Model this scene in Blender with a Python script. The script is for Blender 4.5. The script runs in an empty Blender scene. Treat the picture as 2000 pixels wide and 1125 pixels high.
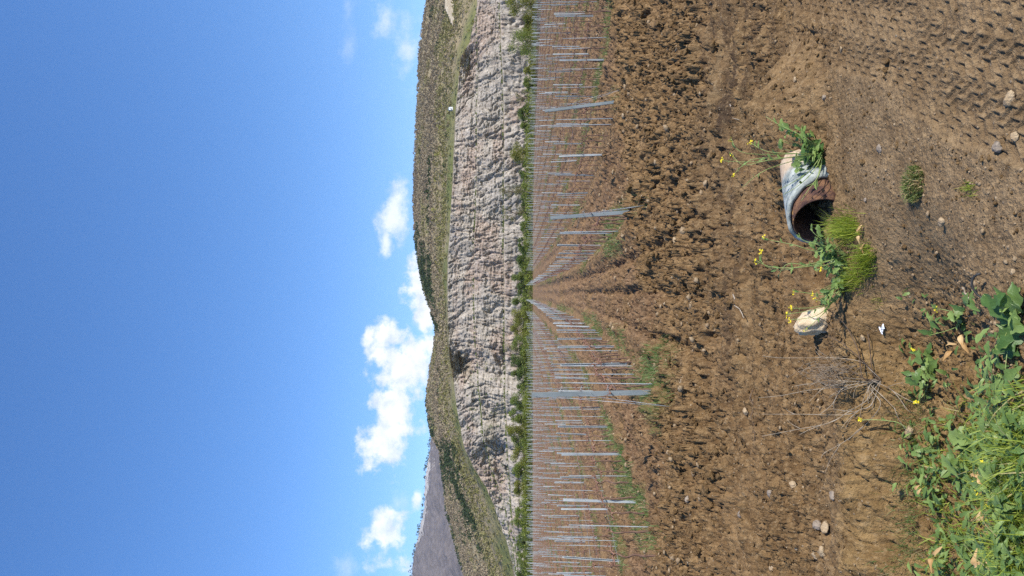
import bpy, math, random
import numpy as np
from mathutils import Vector, Matrix, Quaternion

SC = bpy.context.scene
COL = SC.collection
R_ = random.Random(7)
NR = np.random.default_rng(11)

# ------------------------------------------------------------------ camera
EYE = Vector((0, 0, 1.65))
FPX = 1450.0
PITCH = math.atan(85 / FPX)
YAW = math.atan(8.5 / FPX)
CF = Vector((math.sin(YAW) * math.cos(PITCH), math.cos(YAW) * math.cos(PITCH), math.sin(PITCH)))
CR = Vector((math.cos(YAW), -math.sin(YAW), 0))
CU = CR.cross(CF)
cd = bpy.data.cameras.new('camera')
cam = bpy.data.objects.new('camera', cd)
COL.objects.link(cam)
cd.sensor_fit = 'HORIZONTAL'
cd.sensor_width = 36
cd.lens = 36 * FPX / 2000
cd.clip_start = 0.05
cd.clip_end = 20000
# the photograph is stored sideways: world up points to the left of the picture
m = Matrix.Identity(4)
for i, v in enumerate((-CU, CR, -CF)):
    for j in range(3):
        m[j][i] = v[j]
m.translation = EYE
cam.matrix_world = m
SC.camera = cam


def ray(px, py):
    return CF * FPX + CR * (562.5 - py) - CU * (px - 1000)


def P(px, py, Y):
    """point seen in the photo at (px, py), standing at world distance Y"""
    d = ray(px, py)
    return EYE + d * (Y / d.y)


# ------------------------------------------------------------------ noise (numpy)
def S(a, b, x):
    t = np.clip((x - a) / (b - a), 0, 1)
    return t * t * (3 - 2 * t)


def hsh(ix, iy, seed):
    h = (ix.astype(np.int64) * 374761393 + iy.astype(np.int64) * 668265263 + seed * 2246822519) & 0xFFFFFFFF
    h = ((h ^ (h >> 13)) * 1274126177) & 0xFFFFFFFF
    h = ((h ^ (h >> 16)) * 2654435761) & 0xFFFFFFFF
    return (h ^ (h >> 15)).astype(np.float64) / 4294967296.0


def noise(x, y, seed=0):
    x = np.asarray(x, float)
    y = np.asarray(y, float)
    ix = np.floor(x)
    iy = np.floor(y)
    fx = x - ix
    fy = y - iy
    ux = fx * fx * fx * (fx * (fx * 6 - 15) + 10)
    uy = fy * fy * fy * (fy * (fy * 6 - 15) + 10)

    def g(ox, oy):
        a = hsh(ix + ox, iy + oy, seed) * 6.2831853
        return np.cos(a) * (fx - ox) + np.sin(a) * (fy - oy)
    n0 = g(0, 0) * (1 - ux) + g(1, 0) * ux
    n1 = g(0, 1) * (1 - ux) + g(1, 1) * ux
    return (n0 * (1 - uy) + n1 * uy) * 1.5


def fbm(x, y, seed=0, o=4, gain=0.5):
    t = 0
    a = 1
    for k in range(o):
        t = t + a * noise(x, y, seed + k * 17)
        x = x * 2.03 + 3.1
        y = y * 2.03 + 1.7
        a *= gain
    return t


def lumps(x, y, seed, keep=0.75):
    """angular lumps of random height and tilt, 0..1"""
    ix = np.floor(x)
    iy = np.floor(y)
    out = np.zeros_like(x)
    for ox in (-1, 0, 1):
        for oy in (-1, 0, 1):
            cx = ix + ox
            cy = iy + oy
            dx = x - cx - hsh(cx, cy, seed)
            dy = y - cy - hsh(cx, cy, seed + 1)
            r = 0.30 + 0.55 * hsh(cx, cy, seed + 2)
            an = 6.283 * hsh(cx, cy, seed + 4)
            e = 0.7 + 0.7 * hsh(cx, cy, seed + 6)
            hh = hsh(cx, cy, seed + 3)
            ca, sa = np.cos(an), np.sin(an)
            u = (dx * ca + dy * sa) * e / r
            v = (-dx * sa + dy * ca) / e / r
            d = np.maximum(np.maximum(np.abs(u), np.abs(v)), .72 * (np.abs(u + .25) + np.abs(v - .1)))
            tl = 1 + .45 * (u * np.cos(an * 7) + v * np.sin(an * 7))
            dome = np.clip((1 - d) * 2.2, 0, 1) ** .8 * tl * (0.35 + 0.65 * hh) * r * (hsh(cx, cy, seed + 5) < keep)
            out = np.maximum(out, dome)
    return out


# ------------------------------------------------------------------ the shape of the ground
ROWS_L = [-1.5, -4.1, -6.6] + [-6.6 - 2.72 * k for k in range(1, 27)]
ROWS_R = [1.55, 4.7, 7.6] + [7.6 + 2.9 * k for k in range(1, 25)]
ROWX = np.array(sorted(ROWS_L + ROWS_R))


def row_start(x):
    return np.where(x < 0, 10.7 + 0.35 * np.clip(-1.0 - x, -3, 60) * 0.3, np.interp(x, [0, 1.55, 4.7, 7.6, 20, 80], [13.5, 14.2, 18.3, 19.4, 26, 50]))


PIPE0 = np.array([0.95, 5.0])


def h0(X, Y):
    q = (Y - 37) / 4
    z = 0.0525 * 4 * (np.maximum(q, 0) + np.log1p(np.exp(-np.abs(q))))
    z = z - 0.0525 * 4 * math.log1p(math.exp(-37 / 4))
    z = z - 0.00075 * np.clip(X - 10, 0, 60) ** 2 * np.clip(Y / 160, 0, 1) ** 2
    z = z - 0.03 * np.clip(-X - 3, 0, 5) * S(45, 20, Y) * S(8, 14, Y)
    # ditch the pipe empties into, running off to the left
    a = S(0.40, -0.45, X + 0.12 * np.sin(Y * 3))
    edge = 0.10 * noise(X * 1.3, Y * 0.3, 5) + 0.05 * noise(X * 5, Y, 6)
    z = z - 0.30 * a * S(4.42 + edge, 4.02 + edge, Y) * S(2.75, 3.55, Y)
    # soil heaped over the pipe, hollow at its mouth
    d = np.hypot((X - 1.16) / 0.5, (Y - 5.15) / 0.42)
    z = z + 0.30 * S(1.3, 0.1, d)
    d = np.hypot((X - 0.20) / 0.34, (Y - 4.84) / 0.24)
    z = z - 0.20 * S(1.1, 0.25, d)
    return z


def hit(px, py, z=None):
    """where the sight line through the photo pixel meets the ground"""
    d = ray(px, py)
    zz = 0.0 if z is None else z
    p = None
    for _ in range(25):
        p = EYE + d * ((zz - EYE.z) / d.z)
        if z is not None:
            break
        zn = float(h0(np.array(p.x), np.array(p.y)))
        zz = zz * 0.5 + zn * 0.5
    return p


def track_line(a, b, w):
    A = hit(*a)
    B = hit(*b)
    d = (B - A)
    L = math.hypot(d.x, d.y)
    return (A.x, A.y, d.x / L, d.y / L, L, w)


TREADS = [track_line((2060, 150), (1600, 25), 0.24), track_line((2060, 20), (1760, -40), 0.26),
          track_line((2000, 262), (1760, 165), 0.24), track_line((1800, 140), (1540, 80), 0.20), track_line((1760, 20), (1560, -10), .24)]


def tread_mask(X, Y, i):
    ax, ay, dx, dy, L, w = TREADS[i]
    s = (X - ax) * dx + (Y - ay) * dy
    d = (X - ax) * -dy + (Y - ay) * dx
    m_ = S(w * .5 + .015, w * .5 - .02, np.abs(d) + .03 * noise(X * 3, Y * 3, 170 + i)) * S(-.3, 0, s) * S(L + .1, L - .25, s)
    return m_ * S(-.95, -.5, noise(X * 1.7, Y * 1.7, 175 + i) + 0.2)


def masks(X, Y):
    """surface zones of the ground"""
    M = {}
    wob = 0.5 * noise(X * 0.35, Y * 0.35, 31) + 0.25 * noise(X * 1.4, Y * 1.4, 32)
    M['plow'] = S(6.6, 8.6, Y + wob * 1.2 - 0.25 * np.clip(X, -3, 3))
    M['streak'] = S(4.2, 4.9, Y + wob * .4) * (1 - M['plow'])
    M['flat'] = 1 - S(3.9, 5.0, Y + wob * .5)
    rs = row_start(X)
    inrow = S(-0.5, 1.5, Y - rs)
    M['trk'] = S(-.15, .35, X - .28 * (Y - 3.0) * 0 + .25 * noise(X * .9, Y * .9, 33)) * S(5.6, 4.6, Y - .35 * np.clip(X - .8, 0, 3) + .3 * noise(X * .7, Y * .7, 34))
    M['field'] = inrow
    dr = np.full(X.shape, 99.0)
    k = np.searchsorted(ROWX, X)
    for kk in (np.clip(k - 1, 0, len(ROWX) - 1), np.clip(k, 0, len(ROWX) - 1)):
        dr = np.minimum(dr, np.abs(X - ROWX[kk]))
    M['dr'] = dr
    M['strip'] = S(0.72, 0.34, dr + 0.25 * noise(X * .8, Y * .8, 40)) * S(-1.2, 0.5, Y - rs)
    return M


RUTS = [(7.85, 0.16, 0.3), (7.05, 0.20, 0.0), (6.35, 0.13, 1.2)]


def detail(X, Y, lod=True):
    M = masks(X, Y)
    wx = X + 0.045 * fbm(X * 8, Y * 8, 51, 4, .62)
    wy = Y + 0.045 * fbm(X * 8, Y * 8, 57, 4, .62)
    near = S(60, 25, Y)
    ng = 0.55 + 0.75 * np.clip(noise(X * .9, Y * .9, 53) + 0.45, 0, 1)
    c1 = lumps(wx * 4.2, wy * 4.2, 60, .55)
    c2 = lumps(wx * 9 + .3, wy * 9, 70, .7)
    c3 = lumps(wx * 20, wy * 20, 80, .75)
    c4 = lumps(wx * 43, wy * 43, 90, .75)
    f1 = fbm(X * 30, Y * 30, 100, 3, .6)
    big = fbm(X * 0.9, Y * 0.9, 110, 3)
    z = big * 0.03 * (M['plow'] * 1.5 + .4) * S(140, 40, Y)
    P1 = M['plow'] * (1 - 0.6 * M['field'])
    pit = S(.18, .55, noise(X * 5.5, Y * 5.5, 104) + .35 * noise(X * 15, Y * 15, 105))
    z = z + P1 * (ng * (0.19 * c1 + 0.11 * c2 + 0.105 * c3 + 0.07 * c4) + 0.034 * f1 - 0.115 * pit)
    z = z + M['field'] * (1 - M['strip']) * (S(70, 30, Y) * (.04 * c1 + .06 * c2 + .06 * c3 + .012 * f1) + S(20, 50, Y) * (.12 * c1 + .07 * fbm(X * 1.6, Y * .9, 108, 3)))
    # field between the rows: fine tilth with shallow furrows along the rows
    z = z + M['field'] * 0.05 * np.sin(X * 2 * math.pi / 0.95 + 1.2 * noise(X * .3, Y * .12, 120)) * S(150, 80, Y)
    lane = S(1.25, 0.9, np.abs(X) - .7 * S(13, 9, Y)) * S(7.6, 10.5, Y) * near
    z = z - lane * (0.12 + .05 * noise(X * .8, Y * .5, 122)) * np.clip(np.cos(X * 2 * math.pi / 0.72 + .5 * noise(X, Y * .25, 121)), 0, 1) ** 2
    z = z + M['strip'] * 0.07 * S(130, 60, Y)
    # headland dragged by machinery along x
    st = fbm(X * 1.3, Y * 11, 130, 4, .6)
    fine = fbm(X * 5, Y * 42, 135, 2, .6)
    sl = lumps(X * 4.0 + .3 * st, Y * 8.5, 140, .45)
    spit = S(.15, .5, noise(X * 3.2, Y * 8.5, 106) + .3 * noise(X * 12, Y * 20, 107))
    z = z + M['streak'] * (1 - .35 * M['trk']) * (0.034 * (1 + .9 * S(.2, 1.2, X) * S(5.8, 6.6, Y)) * st + 0.016 * fine + ng * (0.06 * sl + 0.05 * c2 * (c1 > 0.1) + 0.045 * c3 + 0.03 * c4) + 0.010 * f1 - 0.055 * spit)
    for (yr, wr, ph) in RUTS:
        cen = yr + 0.13 * np.sin(X * .7 + ph) + 0.05 * noise(X * 1.5, Y * 0, 150)
        r = np.exp(-((Y - cen) / wr) ** 2) * S(-4.5, -2.5, X + 3 * (yr > 7.5))
        z = z * (1 - 0.6 * r) - 0.085 * r + 0.04 * np.exp(-((Y - cen - 2 * wr) / (wr * .7)) ** 2) * (0.4 + c2)
    # gravelly mud at the feet
    z = z + M['flat'] * (0.012 * fbm(X * 4, Y * 4, 160, 3) + 0.016 * c2 * S(.1, .3, noise(X * 1.6, Y * 1.6, 161)) + 0.018 * c3 * S(-.1, .3, noise(X * 2, Y * 2, 162)) + 0.012 * c4 + 0.006 * f1 + .010 * np.clip(fbm(X * 60, Y * 60, 165, 2), 0, 1)) * (1 - .55 * M['trk'])
    # tyre prints
    if np.min(Y) < 6:
        for i, (ax, ay, dx, dy, L, w) in enumerate(TREADS):
            s = (X - ax) * dx + (Y - ay) * dy
            d = (X - ax) * -dy + (Y - ay) * dx
            inside = tread_mask(X, Y, i)
            q = s / 0.068 + np.abs(d) * (14 if i % 2 == 0 else 11) + .15 * noise(X * 7, Y * 7, 180)
            rib = S(.60, .92, np.abs((q % 1) - .5) * 2)
            lane_ = d / w * 3 + .5 * (np.floor(q) % 2)
            rib = np.maximum(rib, S(.74, .95, np.abs((lane_ % 1) - .5) * 2))
            z = z * (1 - .88 * inside) + inside * (-0.012 + .0115 * rib * S(-1.2, -.4, noise(X * 4, Y * 4, 183)) + .0025 * f1)
    # steep soil face of the ditch stays fairly smooth
    fc = S(0.1, -0.5, X) * S(2.9, 3.3, Y) * S(4.5, 4.3, Y)
    crk = S(.09, .0, np.abs(fbm(X * 2.2, Y * 3.2, 191, 3)))
    z = z * (1 - .5 * fc) + fc * (0.035 * fbm(X * 3, Y * 5, 190, 5, .65) + .022 * c3 + .014 * c4 + .008 * f1 - .03 * crk)
    z = z * S(8, 2.5, np.abs(X) / (np.abs(Y) + 3)) * (0.6 + .4 * S(200, 60, Y))
    M['fc'] = fc
    return z, M


def hz(x, y):
    X = np.array([x], float)
    Y = np.array([y], float)
    return float(h0(X, Y)[0] + detail(X, Y)[0][0])


# ------------------------------------------------------------------ mesh helpers
def make_obj(name, verts, faces, mat, parent=None, smooth=False, attrs=None, loc=None):
    """faces: int array (n, 3|4) or list of lists"""
    me = bpy.data.meshes.new(name)
    if isinstance(faces, np.ndarray):
        verts = np.asarray(verts, np.float32)
        n, k = faces.shape
        me.vertices.add(len(verts))
        me.vertices.foreach_set('co', verts.ravel())
        me.loops.add(n * k)
        me.loops.foreach_set('vertex_index', faces.astype(np.int32).ravel())
        me.polygons.add(n)
        me.polygons.foreach_set('loop_start', np.arange(0, n * k, k, dtype=np.int32))
        me.update(calc_edges=True)
    else:
        me.from_pydata([tuple(v) for v in verts], [], faces)
        me.update()
    if smooth:
        me.polygons.foreach_set('use_smooth', np.ones(len(me.polygons), bool))
    for an, arr in (attrs or {}).items():
        at = me.attributes.new(an, 'FLOAT', 'POINT')
        at.data.foreach_set('value', np.asarray(arr, np.float32).ravel())
    me.materials.append(mat)
    o = bpy.data.objects.new(name, me)
    COL.objects.link(o)
    if loc is not None:
        o.location = loc
    if parent:
        o.parent = parent
    return o


class MB:
    def __init__(s):
        s.v = []
        s.f = []
        s.t = []

    def add(s, vs, fs, tint=0.5):
        b = len(s.v)
        s.v.extend([tuple(v) for v in vs])
        s.f.extend([[i + b for i in f] for f in fs])
        s.t.extend([tint] * len(vs) if not hasattr(tint, '__len__') else tint)

    def tube(s, pts, r0, r1=None, n=6, cap=True, tint=0.5, wob=0):
        r1 = r0 if r1 is None else r1
        pts = [Vector(p) for p in pts]
        m_ = len(pts)
        vs = []
        pre = None
        for i, p in enumerate(pts):
            t = (pts[min(i + 1, m_ - 1)] - pts[max(i - 1, 0)])
            if t.length < 1e-9:
                t = Vector((0, 0, 1))
            t.normalize()
            if pre is None:
                a = t.cross(Vector((0.31, 0.2, 1)) if abs(t.z) < .95 else Vector((1, 0.1, 0))).normalized()
            else:
                a = (pre - t * pre.dot(t)).normalized()
            pre = a
            b = t.cross(a)
            r = r0 + (r1 - r0) * i / max(1, m_ - 1)
            for k in range(n):
                an = 2 * math.pi * k / n
                rr = r * (1 + wob * R_.uniform(-1, 1))
                vs.append(p + a * math.cos(an) * rr + b * math.sin(an) * rr)
        fs = []
        for i in range(m_ - 1):
            for k in range(n):
                fs.append([i * n + k, i * n + (k + 1) % n, (i + 1) * n + (k + 1) % n, (i + 1) * n + k])
        if cap:
            fs.append(list(range(n))[::-1])
            fs.append(list(range((m_ - 1) * n, m_ * n)))
        s.add(vs, fs, tint)

    def box(s, c, d, rot=None):
        c = Vector(c)
        vs = []
        for z in (-.5, .5):
            for x, y in ((-.5, -.5), (.5, -.5), (.5, .5), (-.5, .5)):
                v = Vector((x * d[0], y * d[1], z * d[2]))
                if rot:
                    v = rot @ v
                vs.append(c + v)
        s.add(vs, [[3, 2, 1, 0], [4, 5, 6, 7], [0, 1, 5, 4], [1, 2, 6, 5], [2, 3, 7, 6], [3, 0, 4, 7]])

    def build(s, name, mat, parent=None, smooth=False, loc=None):
        return make_obj(name, s.v, s.f, mat, parent, smooth, {'tint': s.t}, loc)


def tag(o, label=None, cat=None, group=None, kind=None):
    if label:
        o['label'] = label
    if cat:
        o['category'] = cat
    if group:
        o['group'] = group
    if kind:
        o['kind'] = kind
    return o


def empty(name, loc, rz=0, label=None, cat=None, group=None):
    o = bpy.data.objects.new(name, None)
    COL.objects.link(o)
    o.location = loc
    o.rotation_euler = (0, 0, rz)
    o.empty_display_size = .1
    return tag(o, label, cat, group)


def copy_tree(root, loc, rz=0, sc=1.0, label=None, group=None):
    c = root.copy()
    COL.objects.link(c)
    c.location = loc
    c.rotation_euler = (c.rotation_euler[0], c.rotation_euler[1], rz)
    c.scale = (sc, sc, sc)
    for ch in list(root.children):
        d = ch.copy()
        COL.objects.link(d)
        d.parent = c
    return tag(c, label, None, group)


# ------------------------------------------------------------------ materials
def new_mat(name):
    mt = bpy.data.materials.new(name)
    mt.use_nodes = True
    nt = mt.node_tree
    for n in list(nt.nodes):
        nt.nodes.remove(n)
    return mt, NT(nt)


class NT:
    def __init__(s, nt):
        s.nt = nt

    def n(s, typ, **kw):
        nd = s.nt.nodes.new(typ)
        for k, v in kw.items():
            setattr(nd, k, v)
        return nd

    def put(s, sock, val):
        if isinstance(val, bpy.types.NodeSocket):
            s.nt.links.new(val, sock)
        else:
            if sock.type == 'RGBA' and len(val) == 3:
                val = (*val, 1)
            sock.default_value = val

    def math(s, op, a, b=0.0, c=0.0, clamp=False):
        nd = s.n('ShaderNodeMath', operation=op, use_clamp=clamp)
        for i, v in enumerate((a, b, c)):
            s.put(nd.inputs[i], v)
        return nd.outputs[0]

    def mix(s, fac, a, b, blend='MIX'):
        nd = s.n('ShaderNodeMix', data_type='RGBA', blend_type=blend)
        s.put(nd.inputs[0], fac)
        s.put(nd.inputs[6], a)
        s.put(nd.inputs[7], b)
        return nd.outputs[2]

    def noise(s, vec, scale, detail=3, rough=.55, dim='3D'):
        nd = s.n('ShaderNodeTexNoise', noise_dimensions=dim)
        if vec is not None:
            s.put(nd.inputs['Vector'], vec)
        nd.inputs['Scale'].default_value = scale
        nd.inputs['Detail'].default_value = detail
        nd.inputs['Roughness'].default_value = rough
        return nd.outputs[0]

    def ramp(s, fac, lo, hi):
        nd = s.n('ShaderNodeMapRange', interpolation_type='SMOOTHSTEP')
        s.put(nd.inputs[0], fac)
        nd.inputs[1].default_value = lo
        nd.inputs[2].default_value = hi
        return nd.outputs[0]

    def attr(s, name):
        return s.n('ShaderNodeAttribute', attribute_name=name).outputs['Fac']

    def coord(s):
        return s.n('ShaderNodeTexCoord').outputs['Object']

    def scaled(s, vec, sx, sy, sz):
        nd = s.n('ShaderNodeVectorMath', operation='MULTIPLY')
        s.put(nd.inputs[0], vec)
        nd.inputs[1].default_value = (sx, sy, sz)
        return nd.outputs[0]

    def bump(s, height, strength, dist):
        nd = s.n('ShaderNodeBump')
        nd.inputs['Strength'].default_value = strength
        nd.inputs['Distance'].default_value = dist
        s.put(nd.inputs['Height'], height)
        return nd.outputs[0]

    def out(s, color, rough=.9, normal=None, metal=0.0, spec=.3, translucent=None):
        b = s.n('ShaderNodeBsdfPrincipled')
        s.put(b.inputs['Base Color'], color)
        s.put(b.inputs['Roughness'], rough)
        s.put(b.inputs['Metallic'], metal)
        b.inputs['Specular IOR Level'].default_value = spec
        if normal is not None:
            s.put(b.inputs['Normal'], normal)
        res = b.outputs[0]
        if translucent is not None:
            t = s.n('ShaderNodeBsdfTranslucent')
            s.put(t.inputs['Color'], translucent[0])
            mx = s.n('ShaderNodeMixShader')
            mx.inputs[0].default_value = translucent[1]
            s.nt.links.new(res, mx.inputs[1])
            s.nt.links.new(t.outputs[0], mx.inputs[2])
            res = mx.outputs[0]
        o = s.n('ShaderNodeOutputMaterial')
        s.nt.links.new(res, o.inputs[0])


def mat_soil():
    mt, t = new_mat('soil')
    c = t.coord()
    n1 = t.noise(c, 0.9, 4)
    n2 = t.noise(c, 7, 5, .65)
    n3 = t.noise(c, 60, 4, .7)
    col = t.mix(t.ramp(n2, .32, .68), (0.140, 0.081, 0.035), (0.282, 0.175, 0.080))
    col = t.mix(t.math('MULTIPLY', t.ramp(n1, .45, .7), .45), col, (0.33, 0.205, 0.10))
    col = t.mix(t.math('MULTIPLY', t.attr('red'), t.ramp(t.noise(c, .25, 3), .2, .6)), col, t.mix(t.ramp(n2, .3, .7), (0.125, 0.070, 0.037), (0.27, 0.165, 0.092)))
    col = t.mix(t.attr('dry'), col, t.mix(t.ramp(n2, .3, .7), (0.215, 0.143, 0.075), (0.33, 0.228, 0.126)))
    col = t.mix(t.attr('ochre'), col, t.mix(t.ramp(n2, .3, .7), (0.19, 0.115, 0.045), (0.335, 0.215, 0.092)))
    col = t.mix(t.math('MULTIPLY', t.attr('wet'), .75), col, (0.070, 0.045, 0.028))
    sk = t.noise(t.scaled(c, .45, 6.5, 1), 1.6, 5, .65)
    col = t.mix(t.math('MULTIPLY', t.attr('streak'), t.ramp(sk, .50, .64)), col, (0.085, 0.055, 0.033))
    col = t.mix(t.math('MULTIPLY', t.attr('streak'), t.math('MULTIPLY', t.ramp(sk, .46, .34), .5)), col, (0.31, 0.215, 0.115))
    gr = t.math('MULTIPLY', t.attr('green'), t.ramp(t.noise(c, 3.5, 4, .7), .38, .6))
    col = t.mix(gr, col, (0.085, 0.105, 0.03))
    # grit: pale grains
    v = t.n('ShaderNodeTexVoronoi')
    t.put(v.inputs['Vector'], c)
    v.inputs['Scale'].default_value = 48
    g = t.math('MULTIPLY', t.ramp(v.outputs['Distance'], .34, .2), t.ramp(t.math('FRACT', t.math('MULTIPLY', t.n('ShaderNodeSeparateColor').outputs[0], 1.0)), 2, 3))
    sep = t.n('ShaderNodeSeparateColor')
    t.put(sep.inputs[0], v.outputs['Color'])
    g = t.math('MULTIPLY', t.ramp(v.outputs['Distance'], .36, .22), t.ramp(sep.outputs[0], .86, .9))
    gc = t.mix(sep.outputs[1], (0.36, 0.22, 0.09), (0.40, 0.34, 0.26))
    col = t.mix(t.math('MULTIPLY', g, .6), col, gc)
    col = t.mix(t.math('MULTIPLY', t.ramp(n3, .42, .68), .6), col, t.mix(.55, col, (0.05, 0.028, 0.015)))
    n5 = t.noise(c, 28, 3, .6)
    col = t.mix(t.math('MULTIPLY', t.ramp(n5, .52, .7), .45), col, (0.36, 0.25, 0.135))
    hgt = t.math('ADD', t.math('MULTIPLY', n3, 1.0), t.math('ADD', t.math('MULTIPLY', n2, 1.5), t.math('MULTIPLY', g, .25)))
    t.out(col, .95, t.bump(hgt, .9, .03), spec=.15)
    return mt


def mat_clod():
    mt, t = new_mat('clod_soil')
    c = t.coord()
    n2 = t.noise(c, 9, 5, .65)
    n3 = t.noise(c, 60, 4, .7)
    isl = t.n('ShaderNodeNewGeometry').outputs['Random Per Island']
    col = t.mix(t.ramp(n2, .3, .7), (0.138, 0.081, 0.035), (0.282, 0.176, 0.081))
    col = t.mix(t.math('MULTIPLY', isl, .12), col, (0.33, 0.21, 0.10))
    col = t.mix(t.math('MULTIPLY', t.ramp(n3, .42, .68), .6), col, t.mix(.55, col, (0.05, 0.028, 0.015)))
    t.out(col, .95, t.bump(t.math('ADD', n3, n2), 1.0, .04), spec=.1)
    return mt


def mat_stone(name, a, b, scale=12, spec=.25):
    mt, t = new_mat(name)
    c = t.coord()
    n1 = t.noise(c, scale, 5, .65)
    n2 = t.noise(c, scale * 7, 4, .6)
    isl = t.n('ShaderNodeNewGeometry').outputs['Random Per Island']
    col = t.mix(t.ramp(n1, .3, .7), a, b)
    col = t.mix(t.math('MULTIPLY', isl, .4), col, t.mix(.5, a, (0.25, .14, .06)))
    t.out(col, .9, t.bump(t.math('ADD', n1, n2), .6, .02), spec=spec)
    return mt


def mat_leaf(name, a, b, c3=None, trans=.3, rough=.55, bump=0):
    mt, t = new_mat(name)
    f = t.attr('tint')
    col = t.mix(f, a, b)
    if c3:
        col = t.mix(t.ramp(f, .86, .93), col, c3)
    nn = t.noise(t.coord(), 14, 3)
    col = t.mix(t.math('MULTIPLY', t.ramp(nn, .4, .7), .3), col, t.mix(.6, col, (.02, .03, .01)))
    nb = t.bump(t.noise(t.coord(), 120, 3), bump, .004) if bump else None
    t.out(col, rough, nb, spec=.35, translucent=(t.mix(.5, col, (min(1, b[0] * 1.5), min(1, b[1] * 1.7), b[2])), trans))
    return mt


def mat_simple(name, a, b, scale=20, rough=.7, metal=0, spec=.4, bump=.3, stretch=None):
    mt, t = new_mat(name)
    c = t.coord()
    if stretch:
        c = t.scaled(c, *stretch)
    n1 = t.noise(c, scale, 4, .6)
    t.out(t.mix(t.ramp(n1, .3, .7), a, b), rough, t.bump(n1, bump, .01), metal, spec)
    return mt


M_SOIL = mat_soil()
M_CLOD = mat_clod()
M_STONE = mat_stone('limestone', (0.30, 0.21, 0.12), (0.50, 0.39, 0.25))
M_GREYSTONE = mat_stone('grey_stone', (0.19, 0.16, 0.13), (0.33, 0.28, 0.225))
M_GRAVEL = mat_stone('gravel', (0.22, 0.155, 0.09), (0.42, 0.31, 0.19), 25)
M_STEEL = mat_simple('galvanised_steel', (0.26, 0.28, 0.29), (0.43, 0.45, 0.45), 9, .5, .08, .5, .15, (1, 1, .25))
M_STEELD = mat_simple('weathered_galvanised_steel', (0.17, 0.195, 0.20), (0.29, 0.315, 0.32), 6, .55, .08, .4, .2, (1, 1, .2))
M_WIRE = mat_simple('wire', (0.30, 0.31, 0.32), (0.42, 0.43, 0.44), 30, .45, .5)
M_BARK = mat_simple('vine_bark', (0.11, 0.060, 0.042), (0.21, 0.13, 0.095), 30, .9, 0, .2, .8, (1, 1, .3))
M_CANE = mat_simple('vine_cane', (0.17, 0.080, 0.052), (0.29, 0.155, 0.105), 30, .7, 0, .3, .4)
M_TRUNK = mat_simple('tree_bark', (0.10, 0.075, 0.055), (0.19, 0.15, 0.11), 6, .9, 0, .2, .7)
M_DRY = mat_simple('dry_stem', (0.21, 0.165, 0.115), (0.41, 0.34, 0.26), 18, .8, 0, .3, .3)
M_DRYD = mat_simple('dark_dry_stem', (0.085, 0.055, 0.035), (0.16, 0.11, 0.075), 18, .85, 0, .2, .3)
M_STEM = mat_simple('green_stem', (0.17, 0.23, 0.06), (0.30, 0.36, 0.13), 18, .6, 0, .3, .2)
M_LEAF = mat_leaf('weed_leaf', (0.065, 0.13, 0.03), (0.23, 0.31, 0.085), trans=.22, rough=.42, bump=.6)
M_GRASS = mat_leaf('grass', (0.115, 0.165, 0.02), (0.42, 0.46, 0.06), (0.46, 0.38, 0.17), trans=.35)
M_ROWGRASS = mat_leaf('strip_grass', (0.065, 0.125, 0.028), (0.16, 0.24, 0.06), (0.36, 0.28, 0.15), trans=.3)
M_DRYLEAF = mat_leaf('dead_leaf', (0.38, 0.20, 0.06), (0.62, 0.42, 0.20), trans=.2)
M_PETAL = mat_simple('yellow_petal', (0.78, 0.60, 0.01), (0.88, 0.74, 0.03), 40, .6, 0, .3, .05)
def mat_rust():
    mt, t = new_mat('rusty_steel')
    c = t.coord()
    n1 = t.noise(c, 14, 5, .65)
    n2 = t.noise(c, 45, 4, .7)
    col = t.mix(t.ramp(n1, .3, .7), (0.050, 0.026, 0.022), (0.125, 0.062, 0.045))
    col = t.mix(t.math('MULTIPLY', t.attr('tint'), t.ramp(t.math('ADD', n1, t.math('MULTIPLY', n2, .5)), .72, .85)), col, (0.42, 0.22, 0.07))
    t.out(col, .85, t.bump(t.math('ADD', n1, n2), .8, .01), spec=.25)
    return mt


M_RUST = mat_rust()
M_WHITE = mat_simple('white_plastic', (0.72, 0.74, 0.80), (0.86, 0.87, 0.9), 12, .4, 0, .5, .1)
M_BLACK = mat_simple('black_rubber', (0.02, 0.02, 0.02), (0.05, 0.045, 0.04), 20, .6, 0, .4, .2)


def mat_pipe():
    mt, t = new_mat('cement_lined_pipe')
    c = t.coord()
    n1 = t.noise(c, 16, 5, .65)
    n2 = t.noise(c, 55, 4, .65)
    n3 = t.noise(c, 5, 3)
    grey = t.mix(t.ramp(n1, .35, .65), (0.16, 0.185, 0.175), (0.36, 0.38, 0.35))
    tan = t.mix(t.ramp(n1, .3, .7), (0.31, 0.215, 0.135), (0.50, 0.39, 0.275))
    col = t.mix(t.ramp(t.math('ADD', t.attr('tint'), t.math('MULTIPLY', n3, .35)), .52, .78), grey, tan)
    col = t.mix(t.math('MULTIPLY', t.ramp(n2, .55, .72), .5), col, (0.30, 0.20, 0.12))
    t.out(col, .75, t.bump(t.math('ADD', n1, n2), .5, .01), spec=.35)
    return mt


M_PIPE = mat_pipe()

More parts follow.
